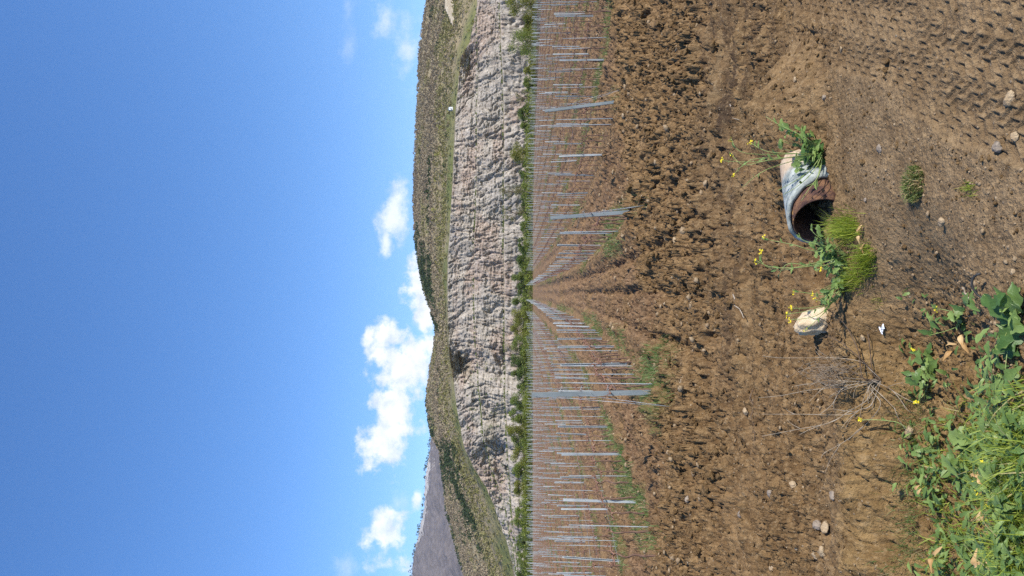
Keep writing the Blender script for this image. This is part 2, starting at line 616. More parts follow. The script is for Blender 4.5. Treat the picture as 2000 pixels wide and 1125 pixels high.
# ------------------------------------------------------------------ ground sheet
def build_ground():
    ys = [-60, -30, -15, -8, -4, -1.5, 0, .6, 1.0, 1.3, 1.5]
    y = 1.6
    while y < 22:
        ys.append(y)
        y *= 1.0024
    while y < 60:
        ys.append(y)
        y *= 1.0045
    while y < 340:
        ys.append(y)
        y *= 1.012
    ys = np.array(ys)
    tc = np.linspace(-.46, .46, 600)
    ta = .46 * 1.035 ** np.arange(1, 62)
    t = np.concatenate([-ta[::-1], tc, ta])
    w = np.where(ys > 2, ys, 2 + (2 - np.minimum(ys, 2)) * .3)
    X = t[None, :] * w[:, None]
    ext = np.array([30, 150, 600.])
    eL = np.minimum(-ext[::-1][None, :], X[:, :1] - np.array([3, 2, 1.])[None, :])
    X = np.concatenate([eL, X, -eL[:, ::-1]], 1)
    Y = np.repeat(ys[:, None], X.shape[1], 1)
    # a little irregularity so the sheet shows no grid
    Z, M = detail(X, Y)
    Z = Z + h0(X, Y)
    nr, nc = X.shape
    idx = np.arange(nr * nc).reshape(nr, nc)
    F = np.stack([idx[:-1, :-1], idx[:-1, 1:], idx[1:, 1:], idx[1:, :-1]], -1).reshape(-1, 4)
    V = np.stack([X, Y, Z], -1).reshape(-1, 3)
    nn = .5 + .5 * noise(X * .7, Y * .7, 201)
    dry = np.clip((M['flat'] * .9 + M['streak'] * .25 * S(-.5, 1.5, X)) * (1 - M['fc']) * (.6 + .4 * nn), 0, 1)
    red = M['field'] * (1 - .6 * M['strip']) * .9
    far = S(150, 175, Y)
    green = np.clip(M['strip'] * S(-.15, .35, noise(X * .35, Y * .18, 202)) * .75 + far * .9, 0, 1)
    wet = 0
    for (yr, wr, ph) in RUTS[:2]:
        cen = yr + 0.13 * np.sin(X * .7 + ph)
        wet = np.maximum(wet, np.exp(-((Y - cen) / (wr * 1.2)) ** 2) * S(-.6, .8, X) * .8)
    wet = np.maximum(wet, S(.35, .75, noise(X * .6, Y * 1.6, 203)) * .4 * S(5, 7, Y) * S(16, 11, Y))
    o = make_obj('ground', V, F, M_SOIL, None, True, {'dry': dry, 'red': red, 'ochre': M['fc'] * .9, 'streak': np.clip(M['streak'] * .55 + S(8.8, 8.0, Y) * S(6.0, 6.6, Y) * .6, 0, 1) * S(-1.6, .8, X) * S(4.4, 5.2, Y) * (1 - .6 * M['trk']), 'green': green, 'wet': wet})
    tag(o, kind='structure')


build_ground()

# ------------------------------------------------------------------ loose clods, gravel and stones
def ico(sub):
    import bmesh
    b = bmesh.new()
    bmesh.ops.create_icosphere(b, subdivisions=sub, radius=1)
    v = np.array([x.co[:] for x in b.verts])
    f = np.array([[q.index for q in x.verts] for x in b.faces])
    b.free()
    return v, f


ICO1, ICO2, ICO3, ICO4 = ico(1), ico(2), ico(3), ico(4)


def n3(p, seed):
    return noise(p[..., 0] + .37 * p[..., 2], p[..., 1] - .41 * p[..., 2], seed) * .6 + noise(p[..., 1] * 1.0 + 7, p[..., 2] * 1.0 + .3 * p[..., 0], seed + 3) * .6


def facets(bv, n, k=11):
    """radius of n random faceted lumps in the directions bv"""
    nn = NR.normal(0, 1, (n, k, 3))
    nn /= np.linalg.norm(nn, axis=2)[..., None]
    c = NR.uniform(.62, 1.0, (n, k))
    dot = np.einsum('vj,nkj->nkv', bv, nn)
    r = np.where(dot > .15, c[..., None] / np.maximum(dot, .15), 9).min(1)
    return np.minimum(r, 1.25)


def rubble(name, mat, xs, ys, sizes, base, rough=.4, flat=.75, sink=.25, label=None):
    bv, bf = base
    n = len(xs)
    z = h0(xs, ys) + detail(xs, ys)[0]
    k = len(bv)
    off = NR.uniform(0, 50, (n, 1, 3))
    r = facets(bv, n) * (1 + rough * .35 * n3(bv[None] * 2.0 + off, 301) + rough * .35 * n3(bv[None] * 4.5 + off, 302))
    pts = bv[None] * r[..., None]
    sc = sizes[:, None, None] * NR.uniform(.7, 1.25, (n, 1, 3)) * np.array([1, 1, flat])
    pts = pts * sc
    a = NR.uniform(0, 6.28, n)
    ca, sa = np.cos(a)[:, None], np.sin(a)[:, None]
    tl = NR.uniform(-.6, .6, (n, 1))
    px, py, pz = pts[..., 0], pts[..., 1], pts[..., 2]
    py, pz = py * np.cos(tl) - pz * np.sin(tl), py * np.sin(tl) + pz * np.cos(tl)
    px, py = px * ca - py * sa, px * sa + py * ca
    V = np.stack([px + xs[:, None], py + ys[:, None], pz + (z + sizes * flat * (1 - 2 * sink))[:, None]], -1).reshape(-1, 3)
    F = (bf[None] + (np.arange(n) * k)[:, None, None]).reshape(-1, 3)
    o = make_obj(name, V, F, mat, None, False)
    return tag(o, label, 'soil' if 'clod' in name else 'gravel', kind='stuff')


def scatter(n, y0, y1, fn, pw=1.0, xr=.5):
    """random ground points in front of the camera, thinned by fn(X, Y) in 0..1"""
    u = NR.uniform(0, 1, n * 3)
    Y = y0 * (y1 / y0) ** (u ** pw)
    X = NR.uniform(-1, 1, n * 3) * (Y * xr + 1.2)
    keep = NR.uniform(0, 1, n * 3) < fn(X, Y)
    return X[keep][:n], Y[keep][:n]


def plowmask(X, Y):
    M = masks(X, Y)
    c = S(-.35, .45, noise(X * .9, Y * .9, 53))
    return M['plow'] * (1 - .8 * M['field']) * (1 - M['strip']) * (.2 + .8 * c)


xs, ys = scatter(12000, 6.5, 26, plowmask)
sz = np.clip(np.exp(NR.normal(-4.0, .5, len(xs))), .009, .065)
o_ = np.argsort(-sz)
bg_ = o_[:2200]
rubble('large_soil_clods', M_CLOD, xs[bg_], ys[bg_], sz[bg_], ICO3, 1.15, .75, .42, 'larger brown crumbly soil clods strewn over the ploughed headland')
xs, ys, sz = xs[o_[2200:]], ys[o_[2200:]], sz[o_[2200:]]
rubble('soil_clods', M_CLOD, xs, ys, sz, ICO2, .95, .75, .36, 'brown crumbly soil clods strewn over the ploughed headland')
xs, ys = scatter(9000, 3.6, 14, lambda X, Y: (.25 + .75 * S(.0, .4, noise(X * 1.3, Y * 2.6, 311))) * (1 - .88 * S(4.9, 4.0, Y)))
sz = np.clip(np.exp(NR.normal(-4.8, .5, len(xs))), .004, .018)
rubble('soil_crumbs', M_CLOD, xs, ys, sz, ICO2, .9, .6, .35, 'small brown soil crumbs on the dragged headland')
def offtread(X, Y):
    m_ = 0
    for i in range(len(TREADS)):
        m_ = np.maximum(m_, tread_mask(X, Y, i))
    return (1 - .93 * m_) * (1 - .6 * masks(X, Y)['trk'])


xs, ys = scatter(9000, 2.3, 6, lambda X, Y: (.1 + .9 * S(-.1, .45, noise(X * 1.8, Y * 1.8, 313))) * offtread(X, Y))
rubble('mud_crumbs', M_CLOD, xs, ys, np.clip(np.exp(NR.normal(-5.3, .45, len(xs))), .0025, .012), ICO1, .5, .8, .3, 'small crumbs of mud on the flat ground near the camera')
xs, ys = scatter(3600, 2.4, 8, lambda X, Y: (.15 + .85 * np.clip(noise(X * 1.1, Y * 1.1, 312) * 1.6 + .2, 0, 1)) * offtread(X, Y))
sz = np.clip(np.exp(NR.normal(-5.2, .45, len(xs))), .0028, .017)
rubble('gravel', M_GRAVEL, xs, ys, sz, ICO1, .35, .7, .3, 'fine tan and grey gravel pressed into the mud')
xs, ys = scatter(2600, 8, 90, lambda X, Y: np.full(X.shape, .8))
sz = np.clip(np.exp(NR.normal(-3.7, .4, len(xs))), .012, .06) * (1 + ys / 70)
rubble('field_stones', M_GRAVEL, xs, ys, sz, ICO1, .35, .7, .25, 'small tan stones scattered over the vineyard soil')


def stone(px, py, size, mat, label, flat=.7, rough=.38, sink=.3, name='stone', base=ICO3, asp=(1, 1), g=None):
    p = hit(px, py)
    p.z = hz(p.x, p.y)
    bv, bf = base
    off = NR.uniform(0, 50, (1, 3))
    r = facets(bv, 1, 9)[0] * (1 + rough * .55 * n3(bv * 1.1 + off, 321) + rough * .4 * n3(bv * 3 + off, 322) + rough * .2 * n3(bv * 8 + off, 323))
    V = bv * r[:, None] * size * np.array([asp[0], asp[1], flat])
    o = make_obj(name, V, bf, mat, None, True, None, (p.x, p.y, p.z + size * flat * (1 - 2 * sink)))
    return tag(o, label, 'stone', g)


# pale boulder beside the ditch (handled with more care)
stone(1613, 627, .112, mat_stone('cream_limestone', (0.52, 0.39, 0.24), (0.80, 0.67, 0.48), 9), 'large pale pitted limestone boulder at the ditch edge beside flowering weed', 1.0, .5, .22, 'boulder', ICO4, (.72, .8))
ST = [
    (1970, 192, .040, M_STONE, 'pale round stone on the tyre-marked mud at the right edge'),
    (1950, 287, .030, M_GREYSTONE, 'long flat stone beside the tyre prints near the camera'),
    (1983, 265, .026, M_STONE, 'narrow upright pale stone pressed in the mud below tyre prints'),
    (1642, 97, .022, M_STONE, 'tan stone casting a shadow on the smooth headland at right'),
    (1467, 92, .040, M_STONE, 'orange-tan angular stone in the dragged soil at right'),
    (1552, 158, .022, M_STONE, 'small tan stone between the wheel marks right of pipe'),
    (1612, 190, .018, M_GREYSTONE, 'small grey stone on the gravel right of the weed clump'),
    (1720, 290, .020, M_GREYSTONE, 'grey flat stone in gravel beyond mossy plant'),
    (1692, 390, .017, M_GREYSTONE, 'blue-grey chip of stone beside the pipe mouth grass'),
    (1610, 1030, .050, M_STONE, 'larger rounded tan stone at the ditch edge, left part'),
    (1598, 1026, .036, M_GREYSTONE, 'grey-brown stone touching the larger rounded tan stone'),
    (1595, 1085, .036, M_STONE, 'pale yellowish stone, leftmost at the ditch edge'),
    (1614, 1078, .038, M_STONE, 'whitish pitted stone leaning at the top of the ditch bank'),
    (1508, 1108, .050, M_STONE, 'tall whitish stone standing in clods near the left edge'),
    (1574, 1068, .026, M_STONE, 'thin white sliver of stone near ditch edge'),
    (1560, 947, .030, M_STONE, 'small tan stone half sunk in soil left of the brush'),
    (1608, 952, .030, M_STONE, 'orange-tan stone on the ditch rim below dry stems'),
    (1630, 968, .026, M_GREYSTONE, 'dark grey round stone on the ditch rim'),
    (1512, 962, .040, M_GREYSTONE, 'dark flat stone in the ploughed soil at left'),
    (1452, 1003, .055, M_GREYSTONE, 'pale triangular stone lying among clods at left'),
    (1366, 975, .050, M_GREYSTONE, 'flat grey-tan slab in clods left of the lane'),
    (1335, 745, .055, M_STONE, 'yellowish rounded stone at the tall grey end post'),
    (1228, 384, .085, M_STONE, 'pale stone in clods beyond right end post'),
    (1363, 550, .055, M_GREYSTONE, 'light grey stone in clods below the central lane'),
    (1365, 470, .045, M_STONE, 'small white stone in the clods left of pipe flowers'),
    (1455, 805, .040, M_STONE, 'narrow tan stone in a clod shadow left of brush'),
    (1775, 845, .050, M_STONE, 'whitish stone at the upper edge of the grassy bank'),
    (1598, 782, .026, M_STONE, 'pale pointed stone under the dry brush stems'),
    (1430, 155, .030, M_STONE, 'tan stone on the dark wheel ruts at right'),
    (1845, 432, .026, M_STONE, 'pale half-buried stone in mud near small grass tuft'),
    (1282, 915, .045, M_STONE, 'orange rounded stone in clods by left grass strip'),
    (1690, 660, .020, M_STONE, 'tan pebble beside the white plastic scrap'),
]
for s_ in ST:
    stone(s_[0], s_[1], s_[2] * (.72 if s_[0] > 1900 or s_[2] >= .045 else .9), s_[3], s_[4], R_.uniform(.55, .8), .4, .3, asp=(R_.uniform(.8, 1.15), R_.uniform(.8, 1.1)))

# ------------------------------------------------------------------ culvert pipe
def build_pipe():
    mouth = P(1605, 431, 4.58)
    ax = Vector((0.69, 0.70, -0.13)).normalized()      # into the bank
    side = ax.cross(Vector((0, 0, 1))).normalized()
    up = side.cross(ax)
    root = empty('culvert_pipe', (mouth.x, mouth.y, 0), 0, 'rusty culvert pipe in a broken pale sleeve poking out of the soil', 'pipe')
    o0 = Vector((mouth.x, mouth.y, 0))
    N = 48

    def shell(name, mat, r, th, fr, bk, tintfn, rag):
        vs, fs, tn = [], [], []
        K = 14
        for surf in (0, 1):
            rr = r - th * surf
            for j in range(K + 1):
                for k in range(N):
                    a = 2 * math.pi * k / N
                    f = fr(a) + rag * (math.sin(5 * a + 1) * .4 + math.sin(11 * a) * .3 + R_.uniform(-.3, .3) * (j == 0))
                    s = f + (bk - f) * j / K
                    w = rr * (1 + .012 * math.sin(3 * a + s * 9))
                    p = mouth + ax * s + side * math.cos(a) * w + up * math.sin(a) * w - o0
                    vs.append(p)
                    tn.append(tintfn(a, s) if not surf or mat is M_PIPE else 0.0)
        L = (K + 1) * N
        for surf in (0, 1):
            for j in range(K):
                for k in range(N):
                    q = [surf * L + j * N + k, surf * L + j * N + (k + 1) % N, surf * L + (j + 1) * N + (k + 1) % N, surf * L + (j + 1) * N + k]
                    fs.append(q if surf else q[::-1])
        for k in range(N):
            fs.append([k, (k + 1) % N, L + (k + 1) % N, L + k])
        return make_obj(name, vs, fs, mat, root, True, {'tint': tn})
    # sleeve ends further back at the right side: a broken, slanting edge
    shell('sleeve', M_PIPE, .196, .022, lambda a: .10 + .085 * math.cos(a) - .04 * math.sin(a), .80,
          lambda a, s: min(1, max(0, (s - .22) * 3.0)), .012)
    shell('inner_pipe', M_RUST, .166, .008, lambda a: 0.0, 2.2, lambda a, s: (1.0 if 1.5 < a < 3.7 else .2), .002)
    return mouth, ax


MOUTH, PAX = build_pipe()

# ------------------------------------------------------------------ leaves, grass, weeds
def leaf(mb, base, d, up, L, W, droop=.4, lobes=3, tint=.5, fold=.25, nu=8, nv=4):
    d = Vector(d).normalized()
    up = Vector(up)
    side = d.cross(up)
    if side.length < 1e-4:
        side = d.cross(Vector((1, 0, .2)))
    side.normalize()
    up = side.cross(d)
    vs = []
    ph = R_.uniform(0, 6)
    for i in range(nu + 1):
        u = i / nu
        wd = W * (math.sin(math.pi * min(1, u * .96 + .04) ** .8) * (.72 + .28 * math.cos(u * lobes * 2 * math.pi + ph))) * .5 + .002
        c = Vector(base) + d * (L * u) - up * (droop * L * u * u) + up * (.02 * L * math.sin(7 * u + ph))
        for j in range(nv + 1):
            v = j / nv * 2 - 1
            vs.append(c + side * (v * wd) + up * (abs(v) * wd * fold + .10 * wd * math.sin(9 * u + 3 * v + ph)))
    fs = []
    for i in range(nu):
        for j in range(nv):
            a = i * (nv + 1) + j
            fs.append([a, a + 1, a + nv + 2, a + nv + 1])
    mb.add(vs, fs, min(1, max(0, tint)))


def curve_pts(pts, n=5):
    """smooth polyline through points"""
    pts = [Vector(p) for p in pts]
    if len(pts) < 3:
        return [pts[0].lerp(pts[-1], i / n) for i in range(n + 1)]
    out = []
    for i in range(len(pts) - 1):
        p0 = pts[max(0, i - 1)]
        p1, p2 = pts[i], pts[i + 1]
        p3 = pts[min(len(pts) - 1, i + 2)]
        for k in range(n):
            t = k / n
            out.append(.5 * ((2 * p1) + (p2 - p0) * t + (2 * p0 - 5 * p1 + 4 * p2 - p3) * t * t + (3 * p1 - p0 - 3 * p2 + p3) * t ** 3))
    out.append(pts[-1])
    return out


def flower_head(root, p, r, o):
    mb = MB()
    for _ in range(R_.randint(5, 8)):
        c = p - o + Vector((R_.gauss(0, 1), R_.gauss(0, 1), R_.gauss(0, .6))) * r * .55
        n = Vector((R_.gauss(0, .6), R_.gauss(0, .6) - .5, 1)).normalized()
        a = n.orthogonal().normalized()
        b = n.cross(a)
        r4 = r * R_.uniform(.38, .55)
        for k in range(4):
            t = k * math.pi / 2 + .3
            e = a * math.cos(t) + b * math.sin(t)
            g = a * -math.sin(t) + b * math.cos(t)
            mb.add([c, c + e * r4 * .6 + g * r4 * .35 + n * .2 * r4, c + e * r4 + n * .1 * r4, c + e * r4 * .6 - g * r4 * .35 + n * .2 * r4], [[0, 1, 2, 3]])
    mb.build('flower_head', M_PETAL, root)


def weed(label, base_px, stems, leaves, cat='weed', Yb=None, leafsize=(.05, .09), group=None, side_leaves=3, name='flowering_weed', r=.0028):
    """stems: lists of (px, py, dY); a final True gives a flower head. leaves: (px, py, spread_px, count)"""
    b = hit(*base_px)
    if Yb:
        b = P(*base_px, Yb)
    b.z = max(b.z, hz(b.x, b.y)) if Yb else hz(b.x, b.y)
    o = b.copy()
    root = empty(name, o, 0, label, cat, group)
    sm, lm = MB(), MB()
    heads = []
    for st in stems:
        fl = st[-1] is True
        pts = [b + Vector((R_.uniform(-.01, .01), R_.uniform(-.01, .01), 0))] + [P(x, y, b.y + dy) for (x, y, dy) in (st[:-1] if fl else st)]
        if isinstance(st[0], tuple) and len(st[0]) == 3 and len(pts) > 2 and st[0][2] == 99:
            pts = [P(st[0][0], st[0][1], b.y)] + pts[2:]
        cp = [p - o for p in curve_pts(pts, 5)]
        sm.tube(cp, r, r * .45, 5)
        for k in range(side_leaves):
            i = R_.randint(len(cp) // 4, len(cp) - 2)
            dr = (cp[i + 1] - cp[i]).normalized() + Vector((R_.uniform(-1, 1), R_.uniform(-1, .4), R_.uniform(-.3, .5))) * 1.1
            l_ = R_.uniform(*leafsize) * .65
            leaf(lm, cp[i], dr, Vector((0, -.4, 1)), l_, l_ * .42, .35, 2, R_.uniform(.2, .9))
        if fl:
            heads.append(pts[-1])
            for k in range(4):     # buds and pods under the head
                i = len(cp) - 2
                q = cp[i].lerp(cp[i - 1], R_.uniform(-.5, 1.5))
                sm.tube([q, q + Vector((R_.uniform(-1, 1), R_.uniform(-1, 1), R_.uniform(-.2, 1))) * .016], .0012, .0008, 4)
    for (px, py, sp, n) in leaves:
        for _ in range(n):
            x, y = px + R_.gauss(0, sp), py + R_.gauss(0, sp)
            p = P(x, y, b.y + R_.uniform(-.07, .07)) - o
            l_ = R_.uniform(*leafsize)
            dr = Vector((R_.uniform(-1, 1), R_.uniform(-1, .3), R_.uniform(-.35, .55)))
            leaf(lm, p - dr.normalized() * l_ * .5, dr, Vector((R_.uniform(-.4, .4), R_.uniform(-.9, .1), 1)), l_, l_ * R_.uniform(.5, .72), R_.uniform(.1, .5), R_.choice((2, 3, 3)), R_.uniform(0, 1))
            if R_.random() < .5:
                q = p - dr.normalized() * l_ * .5
                sm.tube(curve_pts([Vector((0, 0, 0)), (q * .5) + Vector((0, 0, .01)), q], 3), r * .6, r * .4, 4)
    if sm.v:
        sm.build('stem', M_STEM, root, True)
    if lm.v:
        lm.build('foliage', M_LEAF, root, True)
    for h in heads:
        flower_head(root, h, .0135, o)
    return root


weed('broad-leaved yellow-flowering weed sprawling over the pale pipe sleeve', (1606, 300),
     [[(1560, 305, -.12), (1500, 313, -.14), (1452, 322, -.10), (1428, 300, -.06), True],
      [(1560, 305, -.12), (1475, 316, -.12), (1410, 314, -.05), True],
      [(1560, 300, -.12), (1500, 296, -.1), (1466, 279, -.05), True],
      [(1540, 308, -.13), (1468, 312, -.1), (1432, 342, -.05), True],
      [(1460, 300, -.08), (1428, 271, -.02), True],
      [(1575, 270, -.10), (1525, 245, -.05), (1496, 228, 0)],
      [(1580, 335, -.18), (1545, 358, -.2), (1519, 372, -.2)],
      [(1592, 330, -.2), (1560, 362, -.24), (1530, 380, -.24)],
      [(1600, 340, -.22), (1578, 372, -.28), (1565, 392, -.3)],
      [(1595, 350, -.2), (1575, 364, -.25)],
      [(1500, 330, -.15), (1450, 366, -.1)]],
     [(1585, 300, 16, 60), (1565, 268, 10, 16), (1600, 322, 12, 26), (1560, 335, 8, 5), (1545, 250, 8, 6), (1525, 285, 5, 3)], leafsize=(.045, .085), side_leaves=2)
weed('yellow-flowering weed with narrow leaves growing below the dark pipe mouth', (1655, 500),
     [[(1590, 490, -.02), (1550, 478, 0), (1500, 468, .05), (1490, 462, .05), True],
      [(1585, 515, -.05), (1525, 528, 0), (1490, 515, .04), (1487, 490, .06), True],
      [(1580, 520, -.05), (1510, 522, 0), (1476, 508, .05), True],
      [(1600, 520, -.05), (1540, 515, 0), (1520, 540, .04)],
      [(1610, 480, -.03), (1570, 470, 0), (1560, 455, 0)],
      [(1600, 525, -.05), (1602, 526, -.05), True],
      [(1595, 460, 0), (1585, 445, 0)]],
     [(1620, 500, 14, 26), (1605, 475, 10, 10), (1635, 525, 10, 14)], leafsize=(.04, .07), side_leaves=3)
weed('yellow-flowering weed trailing from the grass onto the pale boulder', (1655, 545),
     [[(1640, 575, -.03), (1615, 588, 0), (1590, 584, .04), True],
      [(1640, 578, -.03), (1620, 592, 0), (1587, 573, .04), True],
      [(1630, 585, -.03), (1590, 600, -.05), (1545, 602, 0), True],
      [(1630, 588, -.03), (1585, 606, -.08), (1537, 613, 0), True],
      [(1620, 595, -.05), (1590, 618, -.12), (1542, 625, -.05), True],
      [(1620, 598, -.05), (1595, 625, -.14), (1572, 645, -.1), True],
      [(1625, 575, 0), (1560, 570, .06), (1552, 569, .08), True]],
     [(1640, 555, 10, 14), (1625, 570, 9, 9), (1610, 590, 6, 5)], leafsize=(.035, .065), side_leaves=2)
weed('low weed with one yellow flower rising against the dry brush', (1775, 840),
     [[(1755, 826, 0), (1735, 822, .02), (1710, 820, .05), (1680, 820, .08), True]], [(1790, 830, 8, 5)], leafsize=(.04, .07), side_leaves=1, r=.0035)
weed('weed with one yellow flower on the mud, right of the grassy bank', (1880, 618),
     [[(1860, 610, 0), (1840, 604, .02), (1828, 604, .03), True], [(1865, 640, 0), (1815, 655, .05)]], [(1880, 625, 10, 8), (1860, 625, 8, 4)], leafsize=(.04, .08), side_leaves=1)
weed('weed with yellow flowers at the top edge of grassy bank', (1820, 700),
     [[(1800, 690, 0), (1783, 684, .03), True], [(1810, 760, 0), (1790, 786, .03), True]], [(1810, 700, 12, 10), (1800, 745, 12, 10), (1830, 720, 14, 10)], leafsize=(.05, .09), side_leaves=2)
weed('upright weed with three yellow flowers deep in the near grass', (1960, 930),
     [[(1940, 940, 0), (1905, 950, .02), True], [(1950, 925, 0), (1925, 905, .02), True], [(1960, 945, 0), (1930, 985, .0), True]], [(1945, 935, 14, 12)], leafsize=(.04, .08), side_leaves=2)
weed('small weed with a yellow flower beside dead leaf at left corner', (1985, 1010), [[(1965, 1015, 0), (1945, 1012, .02), True]], [(1975, 1010, 10, 8)], leafsize=(.04, .08), side_leaves=2)
weed('large cabbage-like leafy weed at the bottom edge of the photo', (1990, 620), [],
     [(1975, 590, 10, 7), (1985, 615, 10, 8), (1975, 672, 12, 9), (1990, 645, 10, 8), (1950, 600, 8, 5), (1985, 700, 12, 7)], leafsize=(.075, .125), side_leaves=0, name='leafy_weed')
weed('broad dark green leaves standing in the middle of grassy bank', (1900, 870), [[(1930, 820, -.05), (1925, 790, 0), (1960, 775, 0)], [(1880, 840, .02), (1910, 818, .03), (1960, 830, 0)]],
     [(1872, 852, 6, 3), (1855, 908, 8, 4), (1950, 830, 10, 6), (1965, 790, 10, 6), (1900, 870, 12, 6), (1975, 860, 10, 5), (1930, 1000, 14, 5)], leafsize=(.09, .15), side_leaves=0, name='leafy_weed', r=.005)
weed('broad wrinkled leaves at the far left corner of grassy bank', (1940, 1080), [[(1950, 1075, -.05), (1965, 1040, 0), (1990, 1030, 0)]],
     [(1925, 1085, 10, 6), (1975, 1050, 12, 5), (1940, 1040, 10, 3), (1985, 1090, 10, 5)], leafsize=(.08, .14), side_leaves=0, name='leafy_weed', r=.005)


def blades(name, mat, X, Y, L, W, label, cat, z=None, lean=.5, seg=3, drybias=0, kind='stuff', parent=None, sunk=.01, tintlo=0.0):
    n = len(X)
    if z is None:
        z = h0(X, Y) + detail(X, Y)[0] - sunk
    a = NR.uniform(0, 6.283, n)
    b = a + NR.normal(math.pi / 2, .6, n)
    ln = np.abs(NR.normal(lean, .35, n))
    dx, dy = np.cos(a), np.sin(a)
    wx, wy = np.cos(b), np.sin(b)
    V = np.zeros((n, 2 * seg + 1, 3))
    for i in range(seg + 1):
        t = i / seg
        r = L * (t * .35 + .65 * t * t) * np.minimum(ln, 1.6) * .8
        hgt = L * (t - .32 * t * t * np.minimum(ln, 1.6))
        w = W * (1 - t) ** .7 * .5
        if i < seg:
            for k, sg in enumerate((-1, 1)):
                V[:, 2 * i + k, 0] = X + dx * r + sg * wx * w
                V[:, 2 * i + k, 1] = Y + dy * r + sg * wy * w
                V[:, 2 * i + k, 2] = z + hgt
        else:
            V[:, 2 * seg, 0] = X + dx * r
            V[:, 2 * seg, 1] = Y + dy * r
            V[:, 2 * seg, 2] = z + hgt
    fs = []
    for i in range(seg - 1):
        fs += [[2 * i, 2 * i + 1, 2 * i + 3], [2 * i, 2 * i + 3, 2 * i + 2]]
    fs.append([2 * seg - 2, 2 * seg - 1, 2 * seg])
    F = (np.array(fs)[None] + (np.arange(n) * (2 * seg + 1))[:, None, None]).reshape(-1, 3)
    tint = np.clip(NR.normal(.45, .22, n), tintlo, .84)
    tint = np.where(NR.uniform(0, 1, n) < drybias, 1.0, tint)
    o = make_obj(name, V.reshape(-1, 3), F, mat, parent, False, {'tint': np.repeat(tint, 2 * seg + 1)})
    if parent is None:
        tag(o, label, cat, kind=kind)
    return o


def px_cloud(px, py, sx, sy, n, fn=None):
    """ground points under a patch of the photo"""
    out = []
    for _ in range(n):
        p = hit(px + R_.gauss(0, sx), py + R_.gauss(0, sy))
        out.append((p.x, p.y))
    a = np.array(out)
    return a[:, 0], a[:, 1]


# grassy bank, near left
pts = []
while len(pts) < 5000:
    px, py = R_.uniform(1755, 2060), R_.uniform(735, 1190)
    lim = 1770 + max(0, (860 - py)) * 1.0 + 14 * math.sin(py * .05) + (35 if py > 960 else 0)
    dens = (px - lim) / 90
    if py < 860:
        dens *= .35
    if R_.random() < dens:
        p = hit(px, py)
        if noise(np.array([p.x * 4.5]), np.array([p.y * 4.5]), 722)[0] < -.12 and R_.random() < .75:
            continue
        if .9 < p.y < 4.2:
            pts.append((p.x, p.y))
pts = np.array(pts)
L = np.clip(NR.normal(.068, .038, len(pts)), .02, .19) * (1.25 - .45 * S(2.4, 3.4, pts[:, 1])) * (.75 + .7 * np.clip(.5 + noise(pts[:, 0] * 5, pts[:, 1] * 5, 720), 0, 1))
blades('grass', M_GRASS, pts[:, 0], pts[:, 1], L, np.clip(NR.normal(.0058, .002, len(pts)), .0025, .012), 'lush bright green grass and weeds on the near left bank', 'grass', lean=.95, drybias=.09)
CLUT = pts
# small weed leaves crowding between the blades
lm = MB()
for _ in range(2100):
    if R_.random() < .66:
        x, y = CLUT[R_.randint(0, len(CLUT) - 1)]
    else:
        q = hit(R_.uniform(1770, 2010), R_.uniform(640, 900) if R_.random() < .85 else R_.uniform(570, 640))
        x, y = q.x, q.y
        if noise(np.array([x * 4]), np.array([y * 4]), 721)[0] < (.16 if R_.random() < .9 else -.3):
            continue
    z_ = float(h0(np.array(x), np.array(y)))
    l_ = R_.uniform(.018, .065)
    leaf(lm, Vector((x, y, z_ + R_.uniform(.0, .09))), Vector((R_.uniform(-1, 1), R_.uniform(-1, .4), R_.uniform(-.1, .7))), Vector((R_.uniform(-.4, .4), R_.uniform(-.6, .2), 1)), l_, l_ * R_.uniform(.3, .6), .5, 2, R_.uniform(.1, 1), .25, 5, 2)
tag(lm.build('weed_leaves', M_LEAF, None, True), 'small dark weed leaves crowding between the grass blades', 'weeds', kind='stuff')
# sparser, thin greyish grass along its far edge
pts = []
while len(pts) < 1500:
    px, py = R_.gauss(1785, 22), R_.uniform(760, 1170)
    p = hit(px, py)
    pts.append((p.x, p.y))
pts = np.array(pts)
blades('thin_grass', M_ROWGRASS, pts[:, 0], pts[:, 1], np.clip(NR.normal(.07, .025, len(pts)), .02, .13), np.full(len(pts), .0028), 'thin dull grass along the upper edge of the near bank', 'grass', lean=.9, drybias=.18)


def tuft(label, spots, L, W, name='grass_tuft', cat='grass tuft', mat=M_GRASS, dry=.03, lean=.5, kind=None):
    xs, ys = [], []
    for (px, py, sx, sy, n) in spots:
        a, b = px_cloud(px, py, sx, sy, n)
        xs.append(a)
        ys.append(b)
    X, Y = np.concatenate(xs), np.concatenate(ys)
    n = len(X)
    return blades(name, mat, X, Y, np.clip(NR.normal(L, L * .3, n), L * .3, L * 1.7), np.full(n, W), label, cat, lean=lean, kind=kind, drybias=dry)


